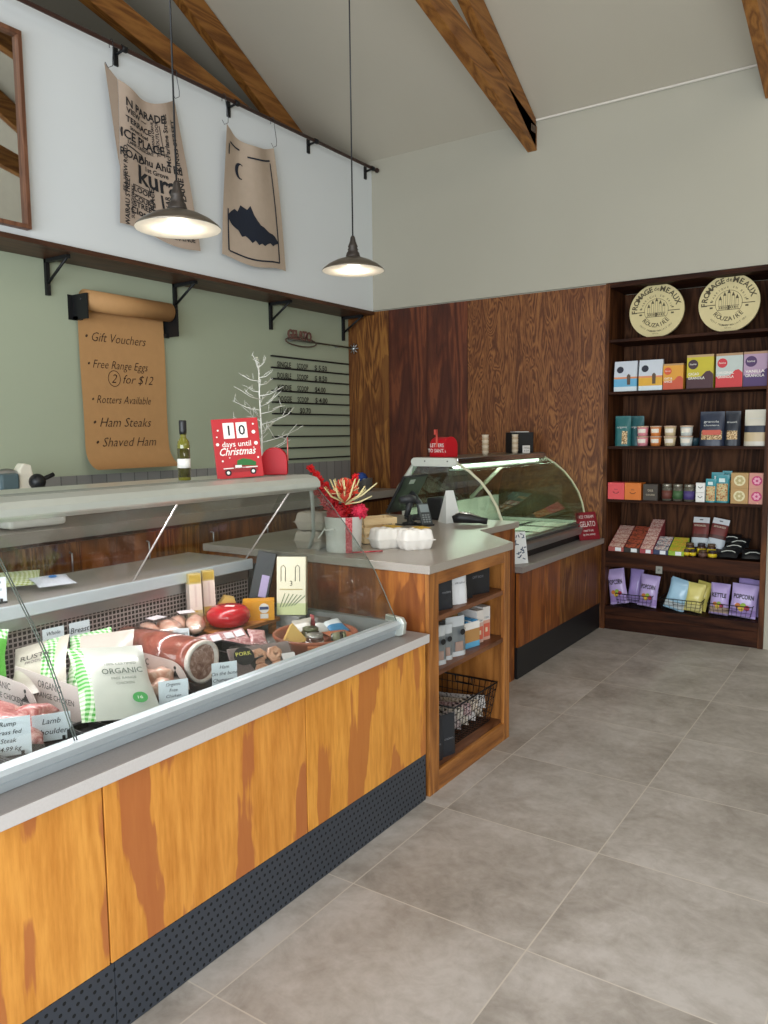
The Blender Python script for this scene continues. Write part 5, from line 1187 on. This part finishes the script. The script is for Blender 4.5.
t = thing('sliced_meat_pack', 'pink sliced meat pack tucked between the board and the terracotta dish', 'packet', (-1.99, 2.10, ZK + .03)); t.rotation_euler = (radians(-62), .2, radians(60)); m = MB(); pouch_mesh(m, .07, .085, .02, lambda u, v: M['bacon'], pillow=True, seed=3); part('pack_body', m, t)
# price cards
tag_card(.105, .105, ['Rump', 'Grass fed', 'Steak', '\u00a34.99 kg'.replace('\u00a3', '$')], (-1.865, 1.045, ZK), radians(58), 'pale blue price card at the left edge of the deli counter')
tag_card(.095, .080, ['Lamb', 'Shoulder'], (-1.865, 1.165, ZK), radians(58), 'pale blue price card in front of the raw meat, by the glass joint')
tag_card(.085, .10, ['Organic', 'Free', 'Chicken', 'thighs', '$2.99'], (-1.76, 1.49, ZK), radians(58), 'pale blue handwritten price card in front of the chicken pieces')
tag_card(.080, .10, ['Ham', 'On the bone', 'Champagne', '$3.99'], (-1.765, 1.70, ZK), radians(58), 'pale blue price card in front of the deep black tray')
tag_card(.078, .070, ['Whole', 'Chicken'], (-2.362, 1.50, ZK + .105), radians(88), 'white price card against the grille, left of two', clip=True)
tag_card(.078, .070, ['Breast'], (-2.362, 1.60, ZK + .105), radians(88), 'white price card against the grille, right of two', clip=True)
tag_card(.055, .045, ['Bacon'], (-2.12, 1.84, ZK + .085), radians(50), 'small white card beside the bacon row', rx=radians(-20), clip=False)
tag_card(.085, .085, ['Chicken', 'sausages', '9.99'], (-2.425, 1.335, .9185), radians(75), 'white price card on the rear ledge at the left edge')
# packs on the rear ledge
t = thing('flat_pack', 'pale green gingham pack lying flat on the rear ledge of the deli counter', 'packet', (-2.56, 1.50, .936)); t.rotation_euler = (radians(-84), 0, radians(60)); m = MB(); gy = M.setdefault('gingham_y', gingham('yellow_green_gingham', '#a9b552')); pouch_mesh(m, .16, .20, .03, lambda u, v: gy, pillow=True, seed=1); part('pack_body', m, t)
t = thing('flat_pack', 'white pack with blue dot lying on the rear ledge of the deli counter', 'packet', (-2.45, 1.585, .936)); t.rotation_euler = (radians(-82), 0, radians(75)); m = MB(); pouch_mesh(m, .13, .12, .028, lambda u, v: mat('#cfd3dd', .4), pillow=True, seed=2); part('pack_body', m, t)
m = MB(); m.disc(.014, mat('#2f7bc4', .5), front(0, -.0165, .06)); part('blue_dot', m, t)

# ================================================================== PRODUCT SHELVES ON THE BACK WALL
YS = 5.586; XL, XR = -1.828, -0.795
SZ = [2.10, 1.733, 1.345, .962, .575, .173]
t = thing('shelf_unit', 'tall dark timber shelf unit with groceries, right of the plywood wall', 'shelf unit', (-1.3, YS, 0))
P5 = lambda n, m: part(n, m, t, world=True, bevel=.0015)
m = MB(); m.box(XL - .028, XL, YS, 5.96, 0, 2.495, 'upright'); P5('upright', m)
m = MB(); m.box(XR, XR + .034, YS, 5.96, 0, 2.495, 'upright'); P5('upright', m)
m = MB(); m.box(XL, XR, 5.94, 5.955, .0, 2.46, 'shelfback'); P5('back_panel', m)
m = MB(); m.box(XL, XR, YS + .001, 5.939, 2.462, 2.494, 'shelfwood'); P5('top_board', m)
for z in SZ[:4]: m = MB(); m.box(XL + .001, XR - .001, YS + .004, 5.939, z - .020, z, 'shelfwood'); P5('shelf', m)
m = MB(); m.box(XL + .001, XR - .001, YS + .02, 5.939, SZ[4] - .02, SZ[4], 'shelfwood'); m.box(XL + .001, XR - .001, YS + .002, YS + .02, SZ[4] - .108, SZ[4] + .006, 'shelfwood'); P5('shelf', m)
m = MB(); m.box(XL + .001, XR - .001, YS + .02, 5.939, SZ[5] - .02, SZ[5], 'shelfwood'); m.box(XL + .001, XR - .001, YS + .002, YS + .02, .115, SZ[5], 'shelfwood'); P5('shelf', m)
m = MB(); m.box(XL + .001, XR - .001, YS + .012, YS + .03, 0, .112, 'shelfwood'); P5('plinth', m)
def px0(px, z_like, Y=5.64): return ony(px, z_like, Y).x
def span(a, b, y, Y=5.64): xa, xb = ony(a, y, Y).x, ony(b, y, Y).x; return (xa + xb) / 2, xb - xa
def hgt(px, ytop, Y, z): return ony(px, ytop, Y).z - z
# cheese lids
def arc_text(m, s, R, size, a0, a1, c, inner=False, y=-.0006, bold=.01):
    n = len(s)
    for i, ch in enumerate(s):
        if ch == ' ': continue
        a = a0 + (a1 - a0) * (i + .5) / n
        rot = (a - pi / 2) if not inner else (a + pi / 2)
        T = front(0, y, 0) @ TR((R * cos(a), R * sin(a), 0), (0, 0, rot))
        m.text(ch, size, c, T, bold=bold)
def lid(px, py, rr, label):
    c = ony(px, py, 5.66); r = rr
    t = thing('cheese_box_lid', label, 'cheese lid', (c.x, 5.66, SZ[0] + .002), 0, 'round wooden cheese lids on the top shelf'); t.rotation_euler = (radians(-4), 0, 0)
    T = TR((0, 0, r)); k = mat('#4f4630', .7); body = mat('#cdbf8f', .6)
    m = MB(); m.prism([(r * cos(2 * pi * i / 64), r * sin(2 * pi * i / 64)) for i in range(64)], 0, .035, body, TR((0, .035, r), (radians(90), 0, 0)), True); part('lid_disc', m, t)
    def sub(fn, name='printed_lettering'):
        m = MB(); fn(m); m.v = [Vector((v.x, v.y, v.z + r)) for v in m.v]; part(name, m, t)
    sub(lambda m: arc_text(m, 'FROMAGE', r * .72, r * .27, radians(187), radians(100), k, bold=.03))
    sub(lambda m: arc_text(m, 'de', r * .74, r * .20, radians(99), radians(83), k))
    sub(lambda m: arc_text(m, 'MEAUX', r * .72, r * .27, radians(82), radians(12), k, bold=.03))
    sub(lambda m: arc_text(m, 'ROUZAIRE', r * .62, r * .21, radians(215), radians(325), k, inner=True, bold=.02))
    sub(lambda m: arc_text(m, 'FABRIQUE EN BRIE', r * .52, r * .10, radians(172), radians(8), k, bold=.01))
    sub(lambda m: arc_text(m, 'PETIT FROMAGE AU LAIT CRU', r * .80, r * .085, radians(222), radians(318), k, inner=True))
    def castle(m):
        f = lambda *a: m.box(a[0] * r, a[1] * r, -.0008, -.0002, a[2] * r, a[3] * r, k)
        for x, h in ((-.28, .12), (-.14, .26), (.0, .34), (.14, .24), (.27, .14)):
            f(x - .045, x - .035, -.22, h); f(x + .035, x + .045, -.22, h); f(x - .05, x + .05, h, h + .015)
            m.prism([(-.05 * r, 0), (.05 * r, 0), (0, .13 * r)], 0, .0006, k, front(x * r, -.0002, h * r + .015 * r))
        f(-.36, .36, -.24, -.22); f(-.03, .03, -.22, -.08); f(-.34, .34, -.10, -.085)
        for a0, a1, R in ((-.85, -.42, .0), (.42, .85, .0)): f(a0, a1, -.05 + R, -.022 + R)
        for q in range(9): f(-.30 + q * .07, -.27 + q * .07, -.19, -.12)
        for a0 in (-.62, .54): f(a0, a0 + .10, -.16, -.10); f(a0 + .01, a0 + .09, .06, .10)
        m.tube([(r * .44 * cos(a), -.0006, r * .44 * sin(a)) for a in [radians(q) for q in range(-60, 241, 12)]], .0012, k, 4)
    sub(castle, 'printed_castle')
    sub(lambda m: (m.text('lait de vache', r * .09, k, front(0, -.0006, -r * .78)), m.text('lait cru', r * .08, k, front(0, -.0006, -r * .88))))
rL = (ony(683, 308, 5.66).x - ony(628.5, 308, 5.66).x) / 2
lid(655.8, 308, rL, 'round wooden cheese box lid printed FROMAGE de MEAUX, left of the two')
rR = (ony(759.5, 300, 5.66).x - ony(698, 300, 5.66).x) / 2
lid(728.4, 300, rR, 'round wooden cheese box lid printed FROMAGE de MEAUX, right of the two')

def granola(a, b, top, zi, c, top_c, hill, dot, words, label, h2=.6, y=395, tc='#e6e0d6'):
    x, w = span(a, b, y); z = SZ[zi]; h = hgt((a + b) / 2, top, 5.62, z); d = .07
    t = thing('cereal_box', label, 'cereal box', (x, 5.665, z), 0, 'cereal boxes on the second shelf')
    m = MB(); m.box(-w / 2, w / 2, -d / 2, d / 2, 0, h * .93, mat(c, .6)); m.box(-w / 2, w / 2, -d / 2, d / 2, h * .93, h, mat(top_c, .6)); part('box_body', m, t)
    y0 = -d / 2 - .0004
    if hill: m = MB(); m.prism([(-w * .5, 0), (w * .5, 0), (w * .5, h * .42), (w * .36, h * .52), (w * .22, h * .50), (w * .05, h * .36), (-w * .5, h * .33)] if hill[0] == '#' else [], 0, .0004, mat(hill, .6), front(0, y0, 0)); part('printed_hill', m, t)
    m = MB(); R = w * .19; m.disc(R, mat(dot, .6), front(-w * .26, y0 - .0006, h * .72), 24, .0004); m.text('home', R * .6, mat(tc, .6), front(-w * .26, y0 - .0012, h * .70)); part('round_logo', m, t)
    for i, s in enumerate(words): m = MB(); m.text(s, h * .11, mat(tc, .6), front(-w * .44, y0 - .0008, h * (.40 - .12 * i)), align='LEFT', width=w * (.62 if len(s) > 5 else .4), bold=.02); part('lettering', m, t)
def bar2(a, b, top, label, c, dotc='#2a2c3a', y=395):
    x, w = span(a, b, y); z = SZ[1]; h = hgt((a + b) / 2, top, 5.62, z); d = .05
    t = thing('cereal_bag', label, 'cereal bag', (x, 5.66, z), 0, 'white topped cereal bags on the second shelf')
    m = MB(); m.box(-w / 2, w / 2, -d / 2, d / 2, 0, h * .16, mat('#d3dfe4', .5)); m.box(-w / 2, w / 2, -d / 2, d / 2, h * .16, h * .42, mat(c, .5)); m.box(-w / 2, w / 2, -d / 2, d / 2, h * .42, h * .48, mat('#d98b5a', .5))
    m.add([(-w / 2, -d / 2, h * .48), (w / 2, -d / 2, h * .48), (w / 2, d / 2, h * .48), (-w / 2, d / 2, h * .48), (-w / 2, -.01, h), (w / 2, -.01, h), (w / 2, .01, h), (-w / 2, .01, h)], [(0, 1, 5, 4), (2, 3, 7, 6), (1, 2, 6, 5), (3, 0, 4, 7), (4, 5, 6, 7)], mat('#c9cfd8', .5)); part('bag_body', m, t)
    m = MB(); m.disc(w * .15, mat(dotc, .6), TR((-w * .24, -d / 2 + .006, h * .72), (radians(80), 0, 0)), 24, .0006); part('round_logo', m, t)
    m = MB(); m.prism([(-.07 * w, 0), (.07 * w, 0), (.08 * w, h * .3), (0, h * .36), (-.08 * w, h * .3)], 0, .0006, mat('#5b4632', .6), TR((w * .15, -d / 2 - .0004, h * .22), (radians(90), 0, 0))); part('printed_bar', m, t)
bar2(614, 636.5, 361, 'white and pale blue cereal bag, leftmost on the second shelf', '#62a9cc')
bar2(638.5, 662, 359.5, 'white and yellow cereal bag, second on the second shelf', '#dba62c')
granola(663, 683, 363.5, 1, '#d99a33', '#b48b5c', '#c9573a', '#d1542f', ['OAT &', 'SPICE'], 'small orange and yellow cereal box on the second shelf')
granola(686.5, 713, 354.5, 1, '#c2b32c', '#b3946b', '#4a2c33', '#3d2630', ['CACAO', 'GRANOLA'], 'lime and brown cereal box reading CACAO on the second shelf')
granola(715.5, 742, 353, 1, '#b9c2bd', '#a88562', '#c8393c', '#c4333d', ['ORIGINAL', 'GRANOLA'], 'pale and red cereal box reading ORIGINAL on the second shelf')
granola(743, 774, 351, 1, '#ab8fa8', '#a88468', '#4d3465', '#4a2f5c', ['VANILLA', 'GRANOLA'], 'mauve and purple cereal box at the right of the second shelf')
# third shelf
def spouch(a, b, top, zi, label, bands, Y=5.66, y=440, name='stand_up_pouch', win=None, words=None, d=.06, grp='stand up pouches on the third shelf'):
    x, w = span(a, b, y, Y); z = SZ[zi]; h = hgt((a + b) / 2, top, Y - d / 2, z)
    t = thing(name, label, 'pouch', (x, Y, z), 0, grp)
    m = MB(); mm = bands_mf(*bands); wm_ = nutm
    pouch_mesh(m, w, h, d, (lambda u, v: wm_ if win and win[0] < u < win[1] and win[2] < v < win[3] else mm(u, v)), seed=a); part('bag_body', m, t)
    if words:
        m = MB()
        for s, sz, zz in words: m.text(s, h * sz, mat('#d9dbd8', .6), front(0, -d / 2 - .002, h * zz), width=w * .6)
        part('lettering', m, t)
spouch(615, 631, 416, 2, 'teal patterned pouch at the left end of the third shelf', [(1, '#2b686a')], win=(.5, .8, .08, .5), words=[('organic', .10, .6)])
spouch(629, 644, 416, 2, 'teal patterned pouch behind the pink tubs', [(1, '#265c60')], Y=5.74, words=[('organic', .10, .6)])
def tub(a, b, k, c, label):
    x, w = span(a, b, 440, 5.64); t = thing('small_tub', label, 'tub', (x, 5.655, SZ[2] + k * .071), 0, 'small paper tubs stacked in pairs')
    m = MB(); r = w / 2 * .93; m.lathe([(0, 0), (r * .84, 0), (r * .98, .060)], mat(c, .6), 24); part('tub_body', m, t)
    m = MB(); m.lathe([(r * 1.02, .060), (r * 1.04, .062), (r * 1.04, .069), (0, .070)], mat('#c9ab93' if k else '#bfa18c', .5), 24); part('lid', m, t)
    m = MB(); m.lathe([(r * .90, .022), (r * .965, .050)], mat('#e6dccf', .6), 24, TR((0, 0, 0)) @ TR(rot=(0, 0, 0))); 
    m.f = [f for i, f in enumerate(m.f) if 15 <= i <= 20]; m.fm = m.fm[:len(m.f)]; m.fs = m.fs[:len(m.f)]
    m.v = [Vector((v.x * 1.012, v.y * 1.012, v.z)) for v in m.v]; part('paper_label', m, t)
for a, b, c, nm in ((636, 648.2, '#d98a94', 'pink'), (649.2, 661.2, '#d68143', 'orange'), (663, 676, '#ccb891', 'beige'), (679, 692.8, '#c9cfcb', 'pale grey')):
    for k in (0, 1): tub(a, b, k, c, '%s small tub, %s one of its stacked pair on the third shelf' % (nm, 'upper' if k else 'lower'))
x, w = span(692, 698, 445, 5.70); m = MB(); m.lathe([(0, 0), (.024, 0), (.027, .045), (.028, .055), (0, .056)], mat('#1f3a44', .5), 20); solo('dark_tub', m, 'small dark teal tub right of the pale grey pair', 'tub', (x, 5.70, SZ[2]))
spouch(699.5, 724.5, 411.5, 2, 'navy pouch with red band and window on the third shelf', [(1, '#232c40')], win=(.1, .9, .2, .42), words=[('granola', .09, .68), ('clusters', .07, .58)])
m = MB(); x, w = span(700.5, 723.5, 440); m.box(-w * .40, w * .40, -.001, 0, .075, .108, mat('#c2523c', .5)); solo('red_band_label', m, 'red band across the navy pouch on the third shelf', 'label', (x, 5.618, SZ[2]))
spouch(724.5, 740.5, 411, 2, 'black navy pouch beside the cream pouch on the third shelf', [(1, '#1c222e')], win=(.15, .85, .2, .45), words=[('muesli', .08, .66)])
spouch(744, 768.5, 409.5, 2, 'cream pouch with dark band at the right of the third shelf', [(.12, '#cfc8ba'), (.38, '#c6b08a'), (.55, '#242a3a'), (1, '#d3cdbd')], words=[('pancake', .07, .74)])
# fourth shelf
def cube(a, b, top, zoff, c, label, em, emc, zi=3, Y=5.655, group='small cube boxes on the fourth shelf', bot=None):
    x, w = span(a, b, 495, Y); z = SZ[zi] + zoff; h = hgt((a + b) / 2, top, Y - w / 2, z)
    t = thing('small_box', label, 'box', (x, Y, z), 0, group); m = MB(); m.box(-w / 2 + .0005, w / 2 - .0005, -w / 2, w / 2, 0, h, mat(c, .55)); part('box_body', m, t, bevel=.001)
    m = MB()
    if em == 'disc': m.disc(w * .31, mat(emc, .6), front(0, -w / 2 - .0004, h * .5)); m.disc(w * .16, mat('#e0d6c4', .6), front(0, -w / 2 - .001, h * .5), 12)
    elif em == 'face': m.tube([(w * .18 * cos(q), -w / 2 - .0006, h * .5 + w * .14 * sin(q)) for q in [radians(200 + 14 * k) for k in range(11)]], .0022, mat(emc, .6), 5); m.text('tea', h * .16, mat(emc, .6), front(0, -w / 2 - .0006, h * .56))
    else: m.text(em, h * .2, mat(emc, .6), front(0, -w / 2 - .0006, h * .3), width=w * .6); m.text('tea', h * .28, mat(emc, .6), front(0, -w / 2 - .0006, h * .55))
    part('printed_emblem', m, t); return t
cube(610.3, 626.7, 482.7, 0, '#d4494f', 'coral red square box at the left end of the fourth shelf', 'face', '#6b2b33')
cube(626.9, 643.3, 483, 0, '#cf6f22', 'orange square box beside the coral red one', 'face', '#6b3a22')
cube(644.9, 659.5, 484.3, 0, '#3b3129', 'dark brown square box beside the orange one', 'cocoa', '#b3a48c')
for a, b, c, nm in ((661.5, 671.8, '#6a3a31', 'red brown'), (672.3, 682.7, '#41613c', 'green'), (683.2, 694.5, '#4b3c77', 'purple')):
    x, w = span(a, b, 495); r = w / 2; t = jar((x, 5.65, SZ[3]), r * .98, .118, 'jar of %s spread on the fourth shelf' % nm, '#5a564c', '#908b80', 'jars on the fourth shelf', c)
x, w = span(696.3, 705.2, 495)
for k in (0, 1):
    t = thing('white_box', 'white small box with black smile, %s of two on the fourth shelf' % ('upper' if k else 'lower'), 'box', (x, 5.65, SZ[3] + .0665 * k), 0, 'stacked white small boxes'); m = MB(); m.box(-w / 2, w / 2, -.03, .03, .0, .065, 'white'); part('box_body', m, t, bevel=.001)
    m = MB(); m.tube([(-w * .25, -.0306, .04), (0, -.0306, .028), (w * .25, -.0306, .04)], .0022, 'ink', 5); part('printed_smile', m, t)
random.seed(2)
cfm = G('dried_fruit_mix'); cfm_ = cfm.done(cfm.ramp(cfm.noise(cfm.tc, 85, 3, .6), [(.36, '#6a2f28'), (.46, '#b9803e'), (.55, '#d9c89a'), (.66, '#7c8a55')]), .6)
for i, (a, b, top, Y, lb) in enumerate(((705.5, 716.5, 479, 5.65, 'left'), (715.5, 729.5, 475, 5.66, 'right'), (711, 724, 472.5, 5.74, 'rear'), (722, 732, 471, 5.78, 'rearmost'))):
    x, w = span(a, b, 490, Y); z = SZ[3]; h = hgt((a + b) / 2, top, Y - .02, z); t = thing('snack_bag', 'teal snack bag with fruit and nut window on the fourth shelf, %s one' % lb, 'snack bag', (x, Y, z), 0, 'teal snack bags on the fourth shelf')
    tl = mat('#2d8c97', .35); m = MB(); pouch_mesh(m, w, h, .045, lambda u, v: cfm_ if (.12 < u < .88 and .06 < v < .66) else tl, seed=i); part('bag_body', m, t)
    m = MB(); m.box(-w * .22, w * .22, -.024, -.0235, h * .74, h * .88, mat('#cfe2e2', .5)); part('paper_label', m, t)
def bot(a, b, ytop, ybot, c, emc, lb):
    x, w = span(a, b, 485, 5.655); z0, z1 = ony((a + b) / 2, ybot, 5.60).z, ony((a + b) / 2, ytop, 5.60).z
    return x, w, z0, z1
hB = (ony(740, 473, 5.60).z - SZ[3]) / 2
for (a, b, c, emc, nm) in ((732.2, 749.6, '#b08c58', '#d9cfa6', 'kraft'), (750, 766, '#c98d7e', '#b9356a', 'pink')):
    for k in (0, 1):
        x, w = span(a, b, 485, 5.655); t = thing('small_box', '%s square box with round flower emblem, %s one of its pair on the fourth shelf' % (nm, 'upper' if k else 'lower'), 'box', (x, 5.66, SZ[3] + k * (hB + .0006)), 0, 'square boxes with round emblems')
        m = MB(); m.box(-w / 2 + .0004, w / 2 - .0004, -w / 2, w / 2, 0, hB, mat(c, .6)); part('box_body', m, t, bevel=.001)
        m = MB(); m.disc(w * .33, mat(emc, .6), front(0, -w / 2 - .0004, hB * .5)); 
        for q in range(6): m.disc(w * .09, mat('#b5a573' if nm == 'kraft' else '#e3a0b5', .6), front(w * .16 * cos(q * pi / 3), -w / 2 - .0012, hB * .5 + w * .16 * sin(q * pi / 3)), 10)
        part('round_emblem', m, t)
# fifth shelf: chocolate bar boxes in sloping rows
pal5 = [('#a85650', '#ecd6c6', 'salmon'), ('#2d2726', '#c25e3c', 'black and orange'), ('#a34248', '#eed9cc', 'crimson'), ('#2f3a5c', '#eae4e0', 'navy and white'), ('#8fae2e', '#d7b347', 'lime and gold')]
prm = {}
for i, (c, c2, nm) in enumerate(pal5):
    g5 = G('bar_box_print_%d' % i); prm[i] = g5.done(g5.ramp(g5.noise(g5.tc, 70, 3, .6, 1), [(.40, c), (.5, c2), (.62, '#a5514a' if i != 4 else '#b98b38')]), .5)
cols5 = [(608.5, 626, 5), (627.0, 642.5, 5), (637.5 + 1.5, 654.5, 7), (652.5, 668, 3), (666.5, 684, 3)]
xs5 = [px0(a, 552, 5.62) for a in (608.5, 624.2, 640, 653.5, 668.5, 684.5)]
words5 = ['nearest the shelf edge', 'second row back', 'third row back', 'fourth row back', 'fifth row back', 'sixth row back', 'seventh row back']
for i, (c, c2, nm) in enumerate(pal5):
    xa, xb = xs5[i] + .002, xs5[i + 1] - .002; n = (5, 5, 7, 3, 3)[i]
    for k in range(n):
        dd = .052 if n < 6 else .044; y0 = YS + .022 + k * (.056 if n < 6 else .047); z0 = SZ[4] + .0005; hh = .040 + .026 * k
        t = thing('chocolate_box', '%s bar box on the fifth shelf, %s' % (nm, words5[k]), 'chocolate box', ((xa + xb) / 2, y0 + dd / 2, z0), 0, 'rising rows of bar boxes on the fifth shelf')
        w = xb - xa; m = MB(); P_ = [(-dd / 2, 0), (dd / 2, 0), (dd / 2, hh + .022), (-dd / 2, hh - .004)]; m.prism(P_, -w / 2, w / 2, mat(c, .5), Matrix(((0, 0, 1, 0), (1, 0, 0, 0), (0, 1, 0, 0), (0, 0, 0, 1)))); part('box_body', m, t)
        m = MB(); m.add([(-w * .47, -dd * .47, hh - .0025), (w * .47, -dd * .47, hh - .0025), (w * .47, dd * .47, hh + .0218), (-w * .47, dd * .47, hh + .0218)], [(0, 1, 2, 3)], prm[i]); part('printed_top', m, t)
        if k == 0: m = MB(); m.box(-w * .05, w * .34, -dd / 2 - .001, -dd / 2 - .0002, .008, .034, 'paper'); part('price_sticker', m, t)
# jerky bags
for i, (a, b, top, Y, rz, ty, lb) in enumerate(((691, 708, 517, 5.76, -4, 0, 'left'), (707, 724, 518, 5.76, 6, 10, 'right, tilted'))):
    x, w = span(a, b, 530, Y); z = SZ[4] + .055; h = hgt((a + b) / 2, top, Y, z) ; t = thing('jerky_bag', 'white topped bag with dark red window on the fifth shelf, %s one' % lb, 'snack bag', (x, Y, z), radians(rz), 'white topped snack bags on the fifth shelf'); t.rotation_euler = (radians(-14), radians(ty), radians(rz))
    mm = bands_mf((.30, '#b7bfc8'), (.42, '#4a2320'), (.80, '#6a2a28'), (1, '#d3d6da')); m = MB(); pouch_mesh(m, w, h, .04, mm, seed=i); part('bag_body', m, t)
    m = MB(); m.text('SMOKED', h * .09, mat('#d9c9b4', .6), front(0, -.022, h * .68), width=w * .7); m.box(-w * .10, w * .10, -.0035, -.0005, h * .90, h * .93, 'ink'); part('lettering', m, t)
t = thing('bag_riser', 'low dark display box under the white topped bags on the fifth shelf', 'riser', (px0(708, 545, 5.76), 5.76, SZ[4])); m = MB(); m.box(-.09, .12, -.03, .05, 0, .054, mat('#2b1f1a', .6)); part('riser_body', m, t)
for i, (px, yy, Y, nm) in enumerate(((687, 0, 5.625, 'front left'), (693, 0, 5.625, 'front second'), (703, 0, 5.63, 'front third'), (712.5, 0, 5.63, 'front right'), (690, .0, 5.69, 'rear left'), (701.5, 0, 5.695, 'rear middle'), (711.5, 0, 5.695, 'rear right'))):
    fr = i < 4; x = px0(px, 548, Y); t = thing('sauce_jar', 'squat dark jar with yellow label on the fifth shelf, %s' % nm, 'jar', (x, Y, SZ[4] + (.006 if fr else .008)), 0, 'squat dark jars on the fifth shelf')
    r = .021 if i < 2 else .029; hh = .05 if fr else .085
    m = MB(); m.lathe([(0, 0), (r, 0), (r * 1.02, .006), (r, hh * .75), (r * .8, hh * .8)], mat('#3b2118', .3, coat=.4), 20); part('glass_body', m, t)
    m = MB(); m.lathe([(r * 1.03, hh * .15), (r * 1.03, hh * .6)], mat('#d1b71f' if i % 3 != 2 or not fr else '#5d4038', .5), 20); part('paper_label', m, t)
    m = MB(); m.lathe([(r * .86, hh * .78), (r * .9, hh), (0, hh)], mat('#2c2429' if i % 2 else '#5b4530', .4), 20); part('lid', m, t)
for i, (px, Y, dz, nm) in enumerate(((727, 5.63, 0, 'front left'), (733, 5.70, .03, 'middle'), (738, 5.76, .055, 'rear left'), (730, 5.80, .075, 'rearmost, highest'), (753, 5.63, 0, 'front right'))):
    x = px0(px, 548, Y); t = thing('black_packet', 'black packet with white swoosh on the fifth shelf, %s' % nm, 'packet', (x, Y, SZ[4] + .018 + dz), 0, 'black packets on the fifth shelf'); t.rotation_euler = (radians(-62), 0, radians(6 * (i - 2)))
    m = MB(); pouch_mesh(m, .135, .11, .035, lambda u, v: M['black'], pillow=True, seed=i); part('bag_body', m, t)
    m = MB(); m.tube([(-.045, -.0185, .03), (-.015, -.0195, .05), (.02, -.0195, .052), (.045, -.0185, .04)], .004, mat('#b9bcb4', .5), 5); part('white_swoosh', m, t)
m = MB(); p = ony(659, 570, YS - .001); m.box(-.022, .022, -.001, .0, -.026, .026, mat('#8e8f88', .6)); m.text('$5', .02, 'ink', front(0, -.0016, -.006)); solo('shelf_label', m, 'small grey ticket hanging below the fifth shelf front', 'label', (p.x, YS - .0005, p.z))
# sixth shelf: wire baskets of crisps
for (a, b, lb) in ((617.5, 653.5, 'left'), (661, 703, 'middle'), (709, 754, 'right')):
    x, w = span(a, b, 600, 5.66); wire_basket((x, 5.70, SZ[5] + .001), w, .19, .095, 'black wire basket with crisp bags on the bottom shelf, %s one' % lb, .0016, 9, 4, group='wire baskets on the bottom shelf')
def crisp(a, b, ytop, ybot, Y, c, label, tilt, word, seed, wc='#2a2430', band=None):
    x, w = span(a, b, (ytop + ybot) / 2, Y); z0 = SZ[5] + .012; h = ony((a + b) / 2, ytop, Y).z - z0
    t = thing('crisp_bag', label, 'crisp bag', (x, Y, z0), 0, 'bags of crisps and popcorn in the bottom baskets'); t.rotation_euler = (radians(-8), radians(tilt), 0)
    c1 = mat(c, .35, coat=.3); c2 = mat(band or c, .35); m = MB(); pouch_mesh(m, w, h, .06, lambda u, v: c2 if .08 < v < .28 else c1, pillow=True, seed=seed); part('bag_body', m, t)
    if word:
        m = MB(); m.text(word, h * .19, mat(wc, .6), front(0, -.034, h * .56), width=w * .74, bold=.03); part('lettering', m, t)
        for q, (dx, dz, cc) in enumerate(((-.18, .34, '#c0702f'), (.02, .36, '#8fae3b'), (.16, .30, '#a52d4a'), (-.05, .26, '#d9b23a'))):
            m = MB(); m.disc(w * .11, mat(cc, .6), front(dx * w, -.033 - .0007 * q, dz * h), 14); part('printed_vegetable', m, t)
crisp(611, 629.5, 569, 606, 5.655, '#bdaadd', 'lilac popcorn bag leaning left, leftmost on the bottom shelf', -12, 'POPCORN', 1, band='#a48bc9')
crisp(627, 640, 569, 606, 5.74, '#a893cf', 'lilac popcorn bag standing behind the two left ones', 4, None, 2)
crisp(637.5, 656.5, 575, 608, 5.665, '#bdaadd', 'lilac popcorn bag at the right of the left basket', 5, 'POPCORN', 3, band='#a48bc9')
crisp(663, 684, 578, 612, 5.665, '#a5cbe3', 'pale blue and white crisp bag tilted in the middle basket', 14, None, 4, band='#cfd8dc')
crisp(666, 682, 579, 610, 5.74, '#b4d2e4', 'pale blue crisp bag at the back of the middle basket', 8, None, 5)
crisp(683.5, 702, 583, 614, 5.665, '#dcd07c', 'pale yellow crisp bag in front at the right of the middle basket', 6, None, 6, band='#ddd391')
crisp(691, 706, 581, 612, 5.74, '#dccd6c', 'pale yellow crisp bag behind in the middle basket', 12, None, 7)
crisp(709, 728.5, 583.5, 616, 5.665, '#b7a3d8', 'lilac popcorn bag at the left of the right basket', 2, 'KETTLE', 8, band='#b39a88')
crisp(729, 756, 584.5, 618, 5.66, '#bdaadd', 'large lilac popcorn bag at the right of the right basket', 4, 'POPCORN', 9, band='#a48bc9')
crisp(734, 759, 579, 614, 5.75, '#ad98d2', 'lilac popcorn bag at the back of the right basket', 6, None, 10)
